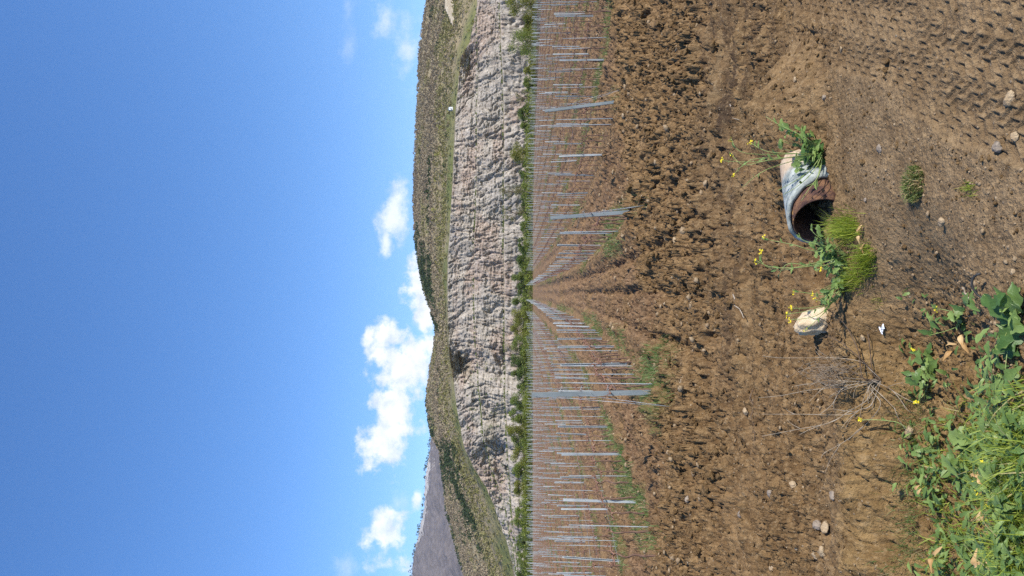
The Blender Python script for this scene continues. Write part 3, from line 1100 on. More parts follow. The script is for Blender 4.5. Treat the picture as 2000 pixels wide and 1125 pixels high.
tuft('bright grass clump hanging at the lip of the pipe mouth', [(1662, 445, 11, 11, 360)], .14, .0048, dry=.04)
tuft('green grass clump with pale roots on the gravel left of pipe', [(1700, 508, 8, 16, 300), (1672, 540, 10, 14, 160)], .11, .0045)
tuft('tiny grass tuft alone in the mud near the camera', [(1900, 368, 5, 7, 60)], .045, .003)
tuft('small grass sprig in the gravel above the white scrap', [(1718, 590, 6, 7, 40)], .04, .0028, dry=.2)
tuft('green grass patch at the foot of left grey end post', [(1305, 695, 14, 22, 420), (1290, 755, 15, 25, 420), (1315, 775, 8, 20, 150)], .13, .006, mat=M_ROWGRASS, dry=.08, name='strip_grass', kind='stuff')
tuft('sparse grass at the foot of right leaning end post', [(1255, 398, 14, 14, 190)], .16, .006, mat=M_ROWGRASS, dry=.25, name='strip_grass', kind='stuff')
tuft('grass strip in the second row left of the lane', [(1222, 920, 9, 34, 520), (1240, 960, 6, 18, 170)], .15, .007, mat=M_ROWGRASS, dry=.05, name='strip_grass', kind='stuff')
tuft('yellow-leaved weeds at the foot of far right end post', [(1212, 185, 7, 14, 130)], .17, .008, mat=M_ROWGRASS, dry=.35, name='strip_grass', kind='stuff')
tuft('dark weeds under the vines at the left edge', [(1290, 1050, 9, 16, 200)], .16, .01, mat=M_ROWGRASS, dry=.05, name='strip_grass', kind='stuff')

# mossy cushion plant
b = hit(1790, 360)
o = empty('cushion_plant', (b.x, b.y, hz(b.x, b.y)), 0, 'low mossy cushion plant, half dry, on the mud near camera', 'plant')
n = 700
a = NR.uniform(0, 6.28, n)
r = np.sqrt(NR.uniform(0, 1, n))
blades('foliage', mat_leaf('moss', (0.07, 0.10, 0.02), (0.20, 0.23, 0.06), (.36, .26, .12)), .085 * r * np.cos(a), .085 * r * np.sin(a),
       NR.uniform(.015, .04, n), NR.uniform(.004, .009, n), None, None, z=.03 * (1 - r ** 2), lean=1.0, drybias=.33, parent=o)

# dead leaves on the bank
k = 0
for (px, py, s, lab) in [(1880, 1090, .06, 'curled orange dead leaf in the grass at the left corner'), (1950, 1100, .06, 'brown dead leaf between broad leaves at left corner'),
                         (1838, 962, .035, 'small orange dead leaf in thin grass on near bank'), (1960, 930, .05, 'pale orange dead leaf in the middle of the grass'),
                         (1935, 935, .04, 'tan dead leaf beside green stalks in the grass'), (1960, 1012, .035, 'yellow dead leaf low in the lush grass'),
                         (1690, 458, .045, 'yellow dead leaf lying by grass at pipe mouth'), (1910, 660, .06, 'dry tan leaf on the mud beside leafy weed'),
                         (1890, 680, .055, 'wilted pale leaf above the cabbage-like weed'), (1700, 480, .035, 'folded yellow leaf under the green grass clump')]:
    p = hit(px, py)
    mb = MB()
    for q in range(2):
        leaf(mb, Vector((R_.uniform(-.02, .02), R_.uniform(-.02, .02), .03)), Vector((R_.uniform(-1, 1), R_.uniform(-1, 0), .4)), Vector((.3, -.6, 1)), s * .8, s * .42, .9, 1, R_.uniform(.2, 1), fold=.7)
    ob = mb.build('dead_leaf', M_DRYLEAF, None, True, (p.x, p.y, hz(p.x, p.y) + (.05 if px > 1800 else .005)))
    tag(ob, lab, 'leaf')

# ------------------------------------------------------------------ dry brush
def build_brush():
    b = hit(1712, 742)
    o = Vector((b.x, b.y, hz(b.x, b.y)))
    root = empty('dry_brush', o, 0, 'leafless dry brush with pale arching stems at the ditch edge', 'dead plant')
    Yb = b.y
    pale = [[(1698, 748, 0), (1660, 757, .05), (1631, 757, .1), (1580, 762, .18), (1529, 772, .25), (1481, 777, .3)],
            [(1698, 746, 0), (1650, 744, .05), (1619, 744, .1), (1552, 754, .2)],
            [(1702, 724, 0), (1680, 706, .05), (1631, 699, .1), (1570, 699, .2), (1515, 699, .28)],
            [(1702, 790, 0), (1680, 800, .03), (1650, 810, .08), (1570, 809, .2), (1488, 809, .3)],
            [(1700, 770, 0), (1689, 785, .02), (1655, 806, .05), (1619, 826, .1), (1550, 840, .2), (1488, 852, .3)],
            [(1702, 760, 0), (1720, 790, -.1), (1690, 830, 0), (1650, 862, .1), (1610, 884, .16)],
            [(1650, 756, .05), (1625, 790, .1), (1600, 810, .12)],
            [(1700, 742, 0), (1742, 762, -.12), (1774, 803, -.2)],
            [(1700, 750, 0), (1725, 775, -.1), (1750, 800, -.16)]]
    mb = MB()
    for k, st in enumerate(pale):
        pts = [o * 0] + [P(x, y, Yb + d) - o for (x, y, d) in st]
        cp = curve_pts(pts, 5)
        mb.tube(cp, .0026, .0010, 5)
        for _ in range(5):
            i = R_.randint(3, len(cp) - 2)
            d = (cp[i] - cp[i - 1]).normalized() + Vector((R_.uniform(-.8, .8), R_.uniform(-.6, .6), R_.uniform(-.4, .5)))
            L = R_.uniform(.05, .16)
            mb.tube(curve_pts([cp[i], cp[i] + d * L * .5, cp[i] + d * L + Vector((0, 0, -.02))], 3), .0016, .0007, 4)
    mb.build('pale_stem', M_DRY, root, True)
    mb = MB()
    for st in [[(1686, 739, 0), (1677, 688, .02), (1654, 639, .06), (1631, 616, .1), (1612, 600, .14)], [(1705, 729, 0), (1698, 669, .02), (1693, 646, .05)],
               [(1680, 700, .02), (1640, 668, .08), (1612, 655, .14)], [(1690, 740, 0), (1650, 720, .02), (1620, 735, .05)]]:
        cp = curve_pts([o * 0] + [P(x, y, Yb + d) - o for (x, y, d) in st], 5)
        mb.tube(cp, .0042, .0014, 5)
        for _ in range(5):
            i = R_.randint(4, len(cp) - 2)
            d = (cp[i] - cp[i - 1]).normalized() + Vector((R_.uniform(-1, 1), R_.uniform(-.6, .6), R_.uniform(-.3, .5)))
            mb.tube([cp[i], cp[i] + d * R_.uniform(.03, .09)], .0014, .0007, 4)
    mb.build('dark_stem', M_DRYD, root, True)
    # matted nest of fine twigs
    mb = MB()
    for _ in range(130):
        px, py = R_.gauss(1625, 26), R_.gauss(728, 15)
        L = abs(R_.gauss(32, 14))
        an = R_.gauss(.1, .45)
        d0 = R_.uniform(0, .22)
        a_ = P(px - L * math.cos(an) * .5, py - L * math.sin(an) * .5, Yb + d0) - o
        c_ = P(px + L * math.cos(an) * .5, py + L * math.sin(an) * .5, Yb + d0 * .6) - o
        mid = (a_ + c_) / 2 + Vector((R_.uniform(-.02, .02), R_.uniform(-.02, .02), R_.uniform(-.01, .03)))
        mb.tube(curve_pts([a_, mid, c_], 3), .0013, .0009, 4)
    mb.build('twig_tangle', mat_simple('old_twig', (0.15, 0.105, 0.07), (0.32, 0.25, 0.18), 18, .85, 0, .2, .3), root, True)


build_brush()

# loose sticks and straws on the soil
for (a, b, r, m_, lab) in [((1436, 205), (1455, 235), .006, M_DRY, 'thin pinkish stick on the headland right of pipe weed'),
                           ((1330, 170), (1340, 245), .012, M_DRY, 'long pale dry stick at the edge of dark wheel rut'),
                           ((1370, 442), (1390, 500), .006, M_DRY, 'curved dry straw in the headland left of pipe weed'),
                           ((1437, 575), (1458, 620), .007, M_DRY, 'reddish twig lying beside grey wheel mark in clods'),
                           ((1475, 760), (1482, 865), .006, M_DRYD, 'long dark cane lying flat left of the dry brush'),
                           ((1345, 35), (1332, 110), .009, M_DRY, 'whitish straw beside the wheel rut at right edge'),
                           ((1885, 562), (1900, 588), .006, M_DRY, 'short straw on the mud above the leafy weed'),
                           ((1392, 1112), (1400, 1060), .006, M_DRY, 'pale straw in the clods at the left edge')]:
    A, B = hit(*a), hit(*b)
    c_ = (A + B) / 2
    c_.z = hz(c_.x, c_.y) + r
    mb = MB()
    pts = []
    for i in range(7):
        p = A.lerp(B, i / 6)
        p.z = max(hz(p.x, p.y), c_.z - .04) + r * 1.2
        p += Vector((R_.uniform(-1, 1), R_.uniform(-1, 1), 0)) * r
        pts.append(p - c_)
    mb.tube(pts, r, r * .5, 6)
    tag(mb.build('stick', m_, None, True, c_), lab, 'stick')


def scrap(px, py, s, name, mat, label, cat):
    p = hit(px, py)
    mb = MB()
    for k in range(6):
        leaf(mb, Vector((R_.gauss(0, s * .4), R_.gauss(0, s * .5), s * .15)), Vector((R_.uniform(-1, 1), R_.uniform(-1, 1), R_.uniform(.1, .9))), Vector((R_.uniform(-1, 1), R_.uniform(-1, .2), .8)), s * 1.5, s * R_.uniform(.8, 1.4), R_.uniform(.3, 1.2), 3, .5, R_.uniform(.4, 1.2), 6, 4)
    o = mb.build(name, mat, None, False, (p.x, p.y, hz(p.x, p.y)))
    tag(o, label, cat)


scrap(1728, 643, .017, 'plastic_scrap', M_WHITE, 'crumpled white plastic scrap on the gravel near the ditch', 'litter')
scrap(1434, 6, .05, 'plastic_scrap', M_WHITE, 'white plastic scrap in the soil at the right edge', 'litter')
p = hit(1935, 560)
mb = MB()
mb.tube([Vector((.05 * math.cos(a), .035 * math.sin(a) * 1.0, .012 + .03 * max(0, math.sin(a + .5)))) for a in [x * .33 for x in range(11)]], .005, .004, 6)
tag(mb.build('rubber_loop', M_BLACK, None, True, (p.x, p.y, hz(p.x, p.y))), 'dark curved strip of rubber stuck in the mud near leafy weed', 'litter')

# ------------------------------------------------------------------ vineyard
def post_mesh(h, w, d, name, mat, holes=False):
    """open-fronted C profile"""
    t = .004
    prof = [(-w / 2, -d / 2), (-w / 2, d / 2), (w / 2, d / 2), (w / 2, -d / 2), (w / 2 - .012, -d / 2), (w / 2 - .012, -d / 2 + t), (w / 2 - t, -d / 2 + t), (w / 2 - t, d / 2 - t),
            (-w / 2 + t, d / 2 - t), (-w / 2 + t, -d / 2 + t), (-w / 2 + .012, -d / 2 + t), (-w / 2 + .012, -d / 2)]
    n = len(prof)
    vs, fs = [], []
    for z in (-.25, h):
        for (x, y) in prof:
            vs.append((x, y, z))
    for k in range(n):
        fs.append([k, n + k, n + (k + 1) % n, (k + 1) % n])
    # cap as pairs of quads
    for a, b, c, d_ in ((0, 1, 8, 9), (1, 2, 7, 8), (2, 3, 6, 7)):
        fs.append([n + a, n + d_, n + c, n + b])
    mb = MB()
    mb.add(vs, fs)
    # rolled hooks along one flange
    for i in range(6):
        z = h - .12 - i * .2
        mb.box((w / 2 + .005, 0, z), (.010, .012, .022))
    return mb


LR, RR = 'left', 'right'
ORD = ['first', 'second', 'third', 'fourth', 'fifth', 'sixth', 'seventh', 'eighth', 'ninth', 'tenth']
END_POSTS = {}


def end_post(x, y, h, leanx, leany, label, w=.070):
    z = hz(x, y)
    root = empty('end_post', (x, y, z), 0, label, 'vineyard post', 'stout grey end posts of the vine rows')
    root.rotation_euler = (leany, leanx, 0)
    post_mesh(h, w, .055, 'post', M_STEELD).build('profile', M_STEELD, root).rotation_euler = (0, 0, math.pi)
    for hh in (.62, 1.02, 1.32):
        mb = MB()
        mb.tube([(w * .6, -.03, hh), (w * .9, -.05, hh + .02), (w * 1.2, 0, hh), (w * .9, .04, hh - .02), (w * .5, .035, hh)], .005, .005, 6)
        mb.tube([(w * 1.1, 0, hh), (w * 1.5, .1, hh - .01), (w * 1.6, .16, hh - .06)], .004, .003, 6)
        mb.build('wire_clip', M_STEEL, root, True)
    mb = MB()
    mb.tube([(-.01, -.03, h * .97), (-.02, -1.25, -.1)], .0028, .0028, 5)
    mb.tube([(0, -.03, h * .62), (-.02, -1.25, -.1)], .0028, .0028, 5)
    mb.build('anchor_wire', M_WIRE, root, True)
    return root


e = end_post(-1.5, 11.25, 1.77, -.03, 0, 'thick grey end post of the first row left of the lane')
e = end_post(1.58, 14.6, 1.68, -.07, 0, 'grey end post tilting left, first row right of the lane')
e = end_post(4.72, 18.5, 1.74, -.115, 0, 'strongly tilted grey end post of the second row right of lane')

# posts along the rows
posts = []
for side, rows in (('left', ROWS_L), ('right', ROWS_R)):
    for k, x in enumerate(rows):
        y0 = float(row_start(np.array(x)))
        if side == 'left':
            start = [16.3, 14.9, 14.4][k] if k < 3 else y0 + R_.uniform(0, 4)
            step = 4.0
        else:
            start = [20.2, 25.3, 24.3][k] if k < 3 else y0 + R_.uniform(0, 4.5)
            step = [5.0, 4.85, 4.6][k] if k < 3 else 4.7
        if k >= 3:
            start = max(start, y0)
        y = start
        yend = 160 - .04 * abs(x) - (6 if x > 40 else 0)
        i = 0
        while y < yend:
            if abs((x / y)) < .43:
                posts.append((y, x + R_.gauss(0, .03), side, k, i))
            y += step + R_.gauss(0, .12)
            i += 1
posts.sort()
heights = [1.44, 1.5, 1.47, 1.55]
pm_near = [post_mesh(h, .050, .038, 'post', M_STEEL).build('trellis_post', M_STEEL) for h in heights]
for o in pm_near:
    COL.objects.unlink(o)


def row_label(kind, side, k, i, y):
    if k < 6:
        return '%s in the %s vine row to the %s of the central lane' % (kind, ORD[k], side), 'posts of the %s %s row' % (ORD[k], side)
    return '%s in a far outer vine row on the %s' % (kind, side), 'posts of the outer %s rows' % side


UNIQ = {('left', 0, 0): 'pale metal post second in line, directly behind the thick left end post', ('left', 0, 1): 'pale metal post third in line behind the thick left end post',
        ('left', 1, 0): 'tall pale post nearest the camera, second row left of lane', ('left', 1, 1): 'pale post next behind the tall nearest one, second row left',
        ('right', 0, 0): 'pale post nearest behind the tilting right end post', ('right', 1, 0): 'pale post nearest behind the strongly tilted right end post',
        ('right', 2, 0): 'nearest pale post of the third row right of lane', ('left', 2, 0): 'nearest pale post of third row left, at photo edge'}
for j, (y, x, side, k, i) in enumerate(posts[:300]):
    src = pm_near[j % 4]
    o = src.copy()
    COL.objects.link(o)
    o.location = (x, y, hz(x, y) if y < 60 else float(h0(np.array(x), np.array(y))))
    o.rotation_euler = (R_.gauss(0, .012), R_.gauss(0, .022), R_.uniform(-.4, .4) + (0 if R_.random() < .5 else math.pi))
    lab, grp = row_label('thin pale metal post', side, k, i, y)
    if (side, k, i) in UNIQ:
        tag(o, UNIQ[(side, k, i)], 'vineyard post')
    else:
        tag(o, lab, 'vineyard post', grp)
mb = MB()
for (y, x, side, k, i) in posts[300:]:
    z = float(h0(np.array(x), np.array(y)))
    h = R_.uniform(1.5, 1.72)
    lx = R_.gauss(0, .03)
    w = .018
    mb.add([(x - w, y, z - .1), (x + w, y, z - .1), (x + w, y + .05, z - .1), (x - w, y + .05, z - .1), (x - w + lx, y, z + h), (x + w + lx, y, z + h), (x + w + lx, y + .05, z + h), (x - w + lx, y + .05, z + h)],
           [[4, 5, 6, 7], [0, 1, 5, 4], [1, 2, 6, 5], [2, 3, 7, 6], [3, 0, 4, 7]])
tag(mb.build('distant_trellis_posts', M_STEEL), 'far pale metal posts filling the back of the vineyard', 'vineyard posts', kind='stuff')

# vines
def vine_protos():
    out = []
    for v in range(5):
        t = MB()
        h = R_.uniform(.60, .68)
        pts = [Vector((R_.gauss(0, .012), R_.gauss(0, .02), z * h)) for z in (-.12, .12, .3, .5, .75, .93, 1.0)]
        pts[0] = Vector((0, 0, -.08))
        t.tube(curve_pts(pts, 3), .021, .014, 6, wob=.15)
        top = pts[-1]
        c = MB()
        for sg in ((1, -1) if v != 3 else (1,)):
            L = R_.uniform(.45, .62)
            cp = curve_pts([top, top + Vector((R_.gauss(0, .01), sg * L * .3, .05)), top + Vector((R_.gauss(0, .015), sg * L * .65, .03)), top + Vector((R_.gauss(0, .02), sg * L, .05))], 4)
            c.tube(cp, .013, .008, 5, wob=.15)
            for q in range(7):
                i = R_.randint(2, len(cp) - 1)
                d = Vector((R_.uniform(-.5, .5), R_.uniform(-.5, .5), R_.uniform(.4, 1)))
                c.tube([cp[i], cp[i] + d * R_.uniform(.05, .16)], .006, .003, 4)
        out.append((t.build('trunk', M_BARK, None, True), c.build('cordon', M_CANE, None, True)))
    for t, c in out:
        COL.objects.unlink(t)
        COL.objects.unlink(c)
    return out


VP_ = vine_protos()
mb = MB()
mb.tube([(.05, .2, -.1), (.06, .2, 1.42)], .009, .009, 6)
STAKE = mb.build('stake', M_STEEL)
COL.objects.unlink(STAKE)
vines = []
for side, rows in (('left', ROWS_L), ('right', ROWS_R)):
    for k, x in enumerate(rows):
        y = float(row_start(np.array(x))) + .7
        while y < 130:
            if abs(x / y) < .43:
                vines.append((y, x + R_.gauss(0, .025), side, k))
            y += 1.05 + R_.gauss(0, .05)
vines.sort()
for j, (y, x, side, k) in enumerate(vines[:300]):
    t, c = VP_[j % 5]
    if k < 6:
        lab = 'bare pruned vine in the %s row to the %s of the central lane' % (ORD[k], side)
        grp = 'vines of the %s %s row' % (ORD[k], side)
    else:
        lab = 'bare pruned vine in a far outer row on the %s' % side
        grp = 'vines of the outer %s rows' % side
    r = empty('grape_vine', (x, y, hz(x, y)), R_.choice((0, math.pi)) + R_.gauss(0, .05), lab, 'vine', grp)
    s = R_.uniform(.9, 1.1)
    r.scale = (s, s, s)
    for src in ((t, c) if j % 3 else (t, c, STAKE)):
        d = src.copy()
        COL.objects.link(d)
        d.parent = r
V0 = [np.array([v.co[:] for v in o.data.vertices]) for o in (VP_[0][0], VP_[0][1])]
mb = MB()
for (y, x, side, k) in vines[300:]:
    z = float(h0(np.array(x), np.array(y)))
    hh = R_.uniform(.58, .7)
    mb.tube([(x, y, z - .05), (x + R_.gauss(0, .02), y, z + hh * .5), (x, y, z + hh)], .016, .012, 4, cap=False)
    mb.tube([(x, y - .6, z + hh + .04), (x, y, z + hh), (x, y + .6, z + hh + .04)], .022, .022, 4, cap=False)
    for q in range(3):
        yy = y + R_.uniform(-.6, .6)
        mb.tube([(x, yy, z + hh), (x + R_.uniform(-.1, .1), yy + R_.uniform(-.05, .05), z + hh + R_.uniform(.08, .2))], .008, .006, 4, cap=False)
tag(mb.build('distant_grape_vines', M_CANE), 'far bare vines filling the back of the vineyard', 'vines', kind='stuff')

# thin stakes beside some of the far vines
mb = MB()
for q, (y, x, side, k) in enumerate(vines[300:]):
    if q % 3 == 0:
        z = float(h0(np.array(x), np.array(y)))
        mb.tube([(x + .05, y + .2, z - .1), (x + .05 + R_.gauss(0, .03), y + .2, z + R_.uniform(1.2, 1.55))], .010, .010, 4)
tag(mb.build('vine_stakes', M_STEEL), 'thin grey stakes among the far vines', 'stakes', kind='stuff')

# cordon wires of the nearest rows
for side, rows in (('left', ROWS_L[:5]), ('right', ROWS_R[:5])):
    for k, x in enumerate(rows):
        y0 = float(row_start(np.array(x))) + .3
        for hh, nm in ((.70, 'lower'), (1.12, 'upper')):
            mb = MB()
            pts = []
            y = y0
            while y < 70:
                pts.append(Vector((0, y - y0, float(h0(np.array(x), np.array(y))) + hh + .03 - .02 * math.sin(y * 1.57) ** 2)))
                y += 1.0 + y * .03
            mb.tube(pts, .0022, .0022, 4)
            tag(mb.build('trellis_wire', M_WIRE, None, True, (x, y0, 0)), '%s steel wire along the %s vine row %s of the lane' % (nm, ORD[k], side), 'wire')

# grass strips under the rows
def stripmask(X, Y):
    M = masks(X, Y)
    return M['strip'] * S(-.25, .25, noise(X * .35, Y * .18, 202))


xs, ys = scatter(42000, 10, 90, stripmask, xr=.42)
blades('row_grass', M_ROWGRASS, xs, ys, np.clip(NR.normal(.12, .05, len(xs)), .03, .26) * (1 + ys / 120), .005 + ys * .0005, 'low green grass and dry litter along the vine rows', 'grass', lean=.8, drybias=.22)

# ------------------------------------------------------------------ quarry, hill, mountain
def interp_px(tab, Yd):
    """(photo y -> photo x) silhouette table turned into X -> height at distance Yd"""
    X, Z = [], []
    for (py, px) in tab:
        p = P(px, py, Yd)
        X.append(p.x)
        Z.append(p.z)
    X, Z = np.array(X), np.array(Z)
    o = np.argsort(X)
    return X[o], Z[o]


CLIFF_Y = 300.0
CT = [(-260, 935), (-60, 928), (0, 921), (60, 910), (90, 893), (130, 890), (200, 885), (300, 883), (400, 880), (450, 877), (500, 873), (600, 872), (640, 873), (700, 876), (760, 885), (800, 890),
      (850, 899), (880, 905), (920, 920), (960, 945), (1000, 962), (1040, 975), (1070, 985), (1125, 998), (1200, 1008), (1400, 1010)]
CX, CZ = interp_px(CT, 313)
B1X, B1 = interp_px([(-260, 926), (0, 924), (130, 928), (300, 930), (400, 929), (500, 925), (600, 926), (680, 929), (760, 936), (850, 944), (920, 955), (1000, 985), (1125, 1005), (1400, 1015)], 308)
B2X, B2 = interp_px([(-260, 970), (0, 972), (60, 975), (150, 980), (300, 984), (500, 984), (700, 986), (900, 992), (1000, 998), (1125, 1010), (1400, 1018)], 303)


def build_cliff():
    nx = 1300
    x = np.linspace(-215, 215, nx)
    top = np.interp(x, CX, CZ)
    b1 = np.minimum(np.interp(x, B1X, B1), top - .5)
    b2 = np.minimum(np.interp(x, B2X, B2), b1 - .5)
    base = np.minimum(13.4 + 0 * x, b2 - 1) - 2
    # profile stations: (height, set back)
    prof = []
    for lo, hi, n, y0, y1 in ((base, b2, 26, 0, 2.2), (b2, b2 + .3, 4, 2.2, 6.0), (b2 + .3, b1, 52, 6.0, 8.4), (b1, b1 + .3, 4, 8.4, 12.2), (b1 + .3, top, 52, 12.2, 15.2)):
        for i in range(n):
            t = i / n
            prof.append((lo + (hi - lo) * t, np.full(nx, y0 + (y1 - y0) * t), 1.0 if n > 4 else .25))
    prof.append((top, np.full(nx, 15.2), .5))
    for q in (17, 20, 26, 34, 44):
        prof.append((top + (q - 15.2) * .16, np.full(nx, float(q)), 0.0))
    Z = np.array([p[0] for p in prof])
    Yo = np.array([p[1] for p in prof])
    A = np.array([p[2] for p in prof])[:, None] * np.ones((1, nx))
    X = np.repeat(x[None], len(prof), 0)
    d = 3.0 * noise(X * .028, Z * .03, 402) + 1.8 * noise(X * .075, Z * .06, 403)
    slant = X + .35 * Z
    wX = X + 1.4 * fbm(X * .35, Z * .35, 406, 4, .6)
    wZ = Z + 1.1 * fbm(X * .35, Z * .35, 407, 4, .6)
    strata = fbm(X * .12, Z * 1.3 + X * .12, 408, 3, .6)
    fade = np.array([0.0 if p[2] == 0 else 1.0 for p in prof])[:, None]
    w2 = X + .5 * Z * (.4 + .6 * noise(X * .02, Z * .02, 414)) + 1.2 * fbm(X * .16, Z * .10, 415, 3)

    def ridged(u, v, sd, o):
        t_, a_ = 0, 1.0
        for k in range(o):
            t_ = t_ + a_ * (1 - 2 * np.abs(noise(u, v, sd + k)))
            u, v, a_ = u * 2.1 + 1.3, v * 1.9 + .7, a_ * .55
        return t_
    step = ((wZ + 1.4 * noise(X * .05, Z * .1, 412)) / 3.4) % 1
    crack = S(.10, .0, np.abs(fbm(w2 * .16, Z * .04, 413, 3)))
    d = d + (.75 * ridged(w2 * .17, Z * .07, 416, 3) + .42 * ridged(w2 * .8, wZ * .33, 420, 4) + .3 * (1 - step) * (.3 + 1.4 * S(-.3, .3, noise(X * .04, Z * .2, 417))) + .3 * strata - 1.2 * crack + .25 * fbm(X * 1.6, Z * 1.2, 404, 2, .6)) * A
    d = d * np.maximum(fade, .0)
    # deep recesses seen dark in the photograph
    for (py, px, rx, rz, dep) in [(95, 905, 6, 5, 6), (110, 915, 5, 4, 5), (700, 892, 5, 5, 6), (722, 888, 4, 5, 5), (715, 905, 4, 3, 4), (900, 965, 4, 5, 6), (880, 980, 5, 5, 5), (940, 975, 7, 3, 4), (700, 985, 4, 3, 4), (700, 940, 4, 3, 3),
                                  (640, 880, 3, 3, 3), (780, 945, 4, 4, 5), (330, 886, 4, 2, 3), (500, 885, 3, 2, 2.5)]:
        p = P(px, py, 310)
        d = d - .75 * dep * np.exp(-((wX * 1.6 - .6 * X - p.x) / rx / 1.3) ** 2 - ((wZ * 1.6 - .6 * Z - p.z) / rz) ** 2)
    # spurs that stand forward on the left
    for (py, w, am, zt) in [(770, 7, 6, 40), (850, 6, 5, 38), (905, 5, 7, 33), (1000, 9, 5, 25)]:
        p = P(950, py, 305)
        d = d + am * np.exp(-((X - p.x) / w) ** 2) * S(zt, zt - 9, Z)
    Yw = CLIFF_Y + Yo - d * fade
    # valley side turns away to the right and the left
    Yw = Yw + 0.0009 * X ** 2
    nr = len(prof)
    idx = np.arange(nr * nx).reshape(nr, nx)
    F = np.stack([idx[:-1, :-1], idx[:-1, 1:], idx[1:, 1:], idx[1:, :-1]], -1).reshape(-1, 4)
    veg = (1 - A) * 1.0
    veg = np.clip(veg + S(.25, .6, noise(X * .05, Z * .12, 440)) * .35 * (X < -25), 0, 1)
    pink = S(.0, .45, fbm(X * .03, Z * .07, 441, 3)) + S(2.5, 0, np.abs(Z - np.interp(x, CX, CZ)[None] + 3.5)) * .5
    o = make_obj('quarry_face', np.stack([X, Yw, Z], -1).reshape(-1, 3), F, M_CLIFF, None, False, {'veg': veg, 'pink': np.clip(pink, 0, 1)})
    tag(o, kind='structure')
    return np.stack([X, Yw, Z], -1), x


def mat_cliff():
    mt, t = new_mat('quarry_rock')
    c = t.coord()
    n1 = t.noise(t.scaled(c, 1, .3, .6), .35, 5, .65)
    n2 = t.noise(c, 1.6, 5, .7)
    n3_ = t.noise(c, .06, 3)
    col = t.mix(t.ramp(n1, .3, .7), (0.255, 0.222, 0.188), (0.43, 0.378, 0.318))
    col = t.mix(t.math('MULTIPLY', t.attr('pink'), t.math('MULTIPLY', t.ramp(n2, .3, .6), .75)), col, (0.33, 0.225, 0.17))
    col = t.mix(t.math('MULTIPLY', t.ramp(n3_, .5, .7), .5), col, (0.30, 0.28, 0.265))
    col = t.mix(t.math('MULTIPLY', t.ramp(n2, .55, .72), .4), col, (0.19, 0.16, 0.135))
    fin = t.noise(t.scaled(c, 1, .5, .45), 1.1, 4, .75)
    col = t.mix(t.math('MULTIPLY', t.ramp(fin, .50, .62), .5), col, (0.15, 0.125, 0.105))
    col = t.mix(t.math('MULTIPLY', t.ramp(fin, .46, .36), .5), col, (0.53, 0.47, 0.395))
    stn = t.noise(t.scaled(c, 1, .3, .12), .22, 5, .7)
    col = t.mix(t.math('MULTIPLY', t.ramp(stn, .55, .7), .55), col, (0.20, 0.185, 0.17))
    geo = t.n('ShaderNodeNewGeometry')
    sp = t.n('ShaderNodeSeparateXYZ')
    t.put(sp.inputs[0], geo.outputs['Normal'])
    vg = t.math('MULTIPLY', t.math('ADD', t.attr('veg'), t.math('MULTIPLY', t.ramp(sp.outputs[2], .72, .92), .25)), t.ramp(n2, .3, .55), clamp=True)
    col = t.mix(vg, col, t.mix(t.ramp(n1, .4, .6), (0.12, 0.115, 0.05), (0.20, 0.16, 0.085)))
    t.out(col, .95, t.bump(t.math('ADD', n1, n2), .9, .5), spec=.15)
    return mt


M_CLIFF = mat_cliff()
CLV, CLX = build_cliff()

RIDGE = [(-300, 862), (-120, 848), (0, 835), (50, 827), (107, 820), (150, 819), (200, 817), (300, 812), (400, 810), (440, 811), (480, 814), (520, 821), (560, 829), (600, 842), (636, 854), (680, 850), (720, 842), (760, 836),
         (800, 836), (850, 845), (878, 860), (940, 868), (985, 872), (1038, 884), (1105, 902), (1180, 930), (1300, 975), (1450, 1005)]
RIDGE_Y = 640.0
RX, RZ = interp_px(RIDGE, RIDGE_Y)


def hill_h(X, Y):
    """height of the wooded slope above the quarry"""
    s = (Y - 316) / (RIDGE_Y - 316)
    xc = X * 316 / Y
    xr = X * RIDGE_Y / Y
    top = np.interp(xc, CX, CZ) + .2
    rz = np.interp(xr, RX, RZ)
    sm = np.clip(s, 0, 1)
    z = top + (rz - top) * (sm ** 1.05)
    z = np.where(s > 1, rz - (s - 1) * 90, z)
    # bare cut along the middle of the slope
    z = z + (1.6 * fbm(X * .02, Y * .02, 501, 3) + .9 * fbm(X * .07, Y * .07, 502, 2)) * S(0, .12, s) * S(1.0, .85, np.where(s > 1, 2 - s, s))
    return z - 4 * S(340, 326, Y)


def mat_hill():
    mt, t = new_mat('hillside')
    c = t.coord()
    n1 = t.noise(c, .02, 5, .65)
    n2 = t.noise(c, .3, 5, .7)
    col = t.mix(t.ramp(n1, .35, .65), (0.20, 0.16, 0.10), (0.27, 0.22, 0.13))
    col = t.mix(t.math('MULTIPLY', t.attr('green'), .9), col, t.mix(t.ramp(n2, .35, .65), (0.07, 0.09, 0.028), (0.14, 0.15, 0.05)))
    t.out(col, .95, t.bump(n2, .8, 1.5), spec=.1)
    return mt


M_HILL = mat_hill()


def build_hill():
    yy = np.concatenate([np.linspace(318, 340, 12), np.linspace(343, 780, 150)])
    xx = np.linspace(-480, 480, 420)
    X, Y = np.meshgrid(xx, yy)
    Z = hill_h(X, Y)
    Y2 = Y + 0.0009 * X ** 2 * S(400, 318, Y)
    s = (Y - 316) / (RIDGE_Y - 316)
    green = S(.16, .02, s + .12 * noise(X * .03, Y * .03, 503))
    nr, nc = X.shape
    idx = np.arange(nr * nc).reshape(nr, nc)
    F = np.stack([idx[:-1, :-1], idx[:-1, 1:], idx[1:, 1:], idx[1:, :-1]], -1).reshape(-1, 4)
    o = make_obj('hill', np.stack([X, Y2, Z], -1).reshape(-1, 3), F, M_HILL, None, True, {'green': green})
    tag(o, kind='structure')


build_hill()

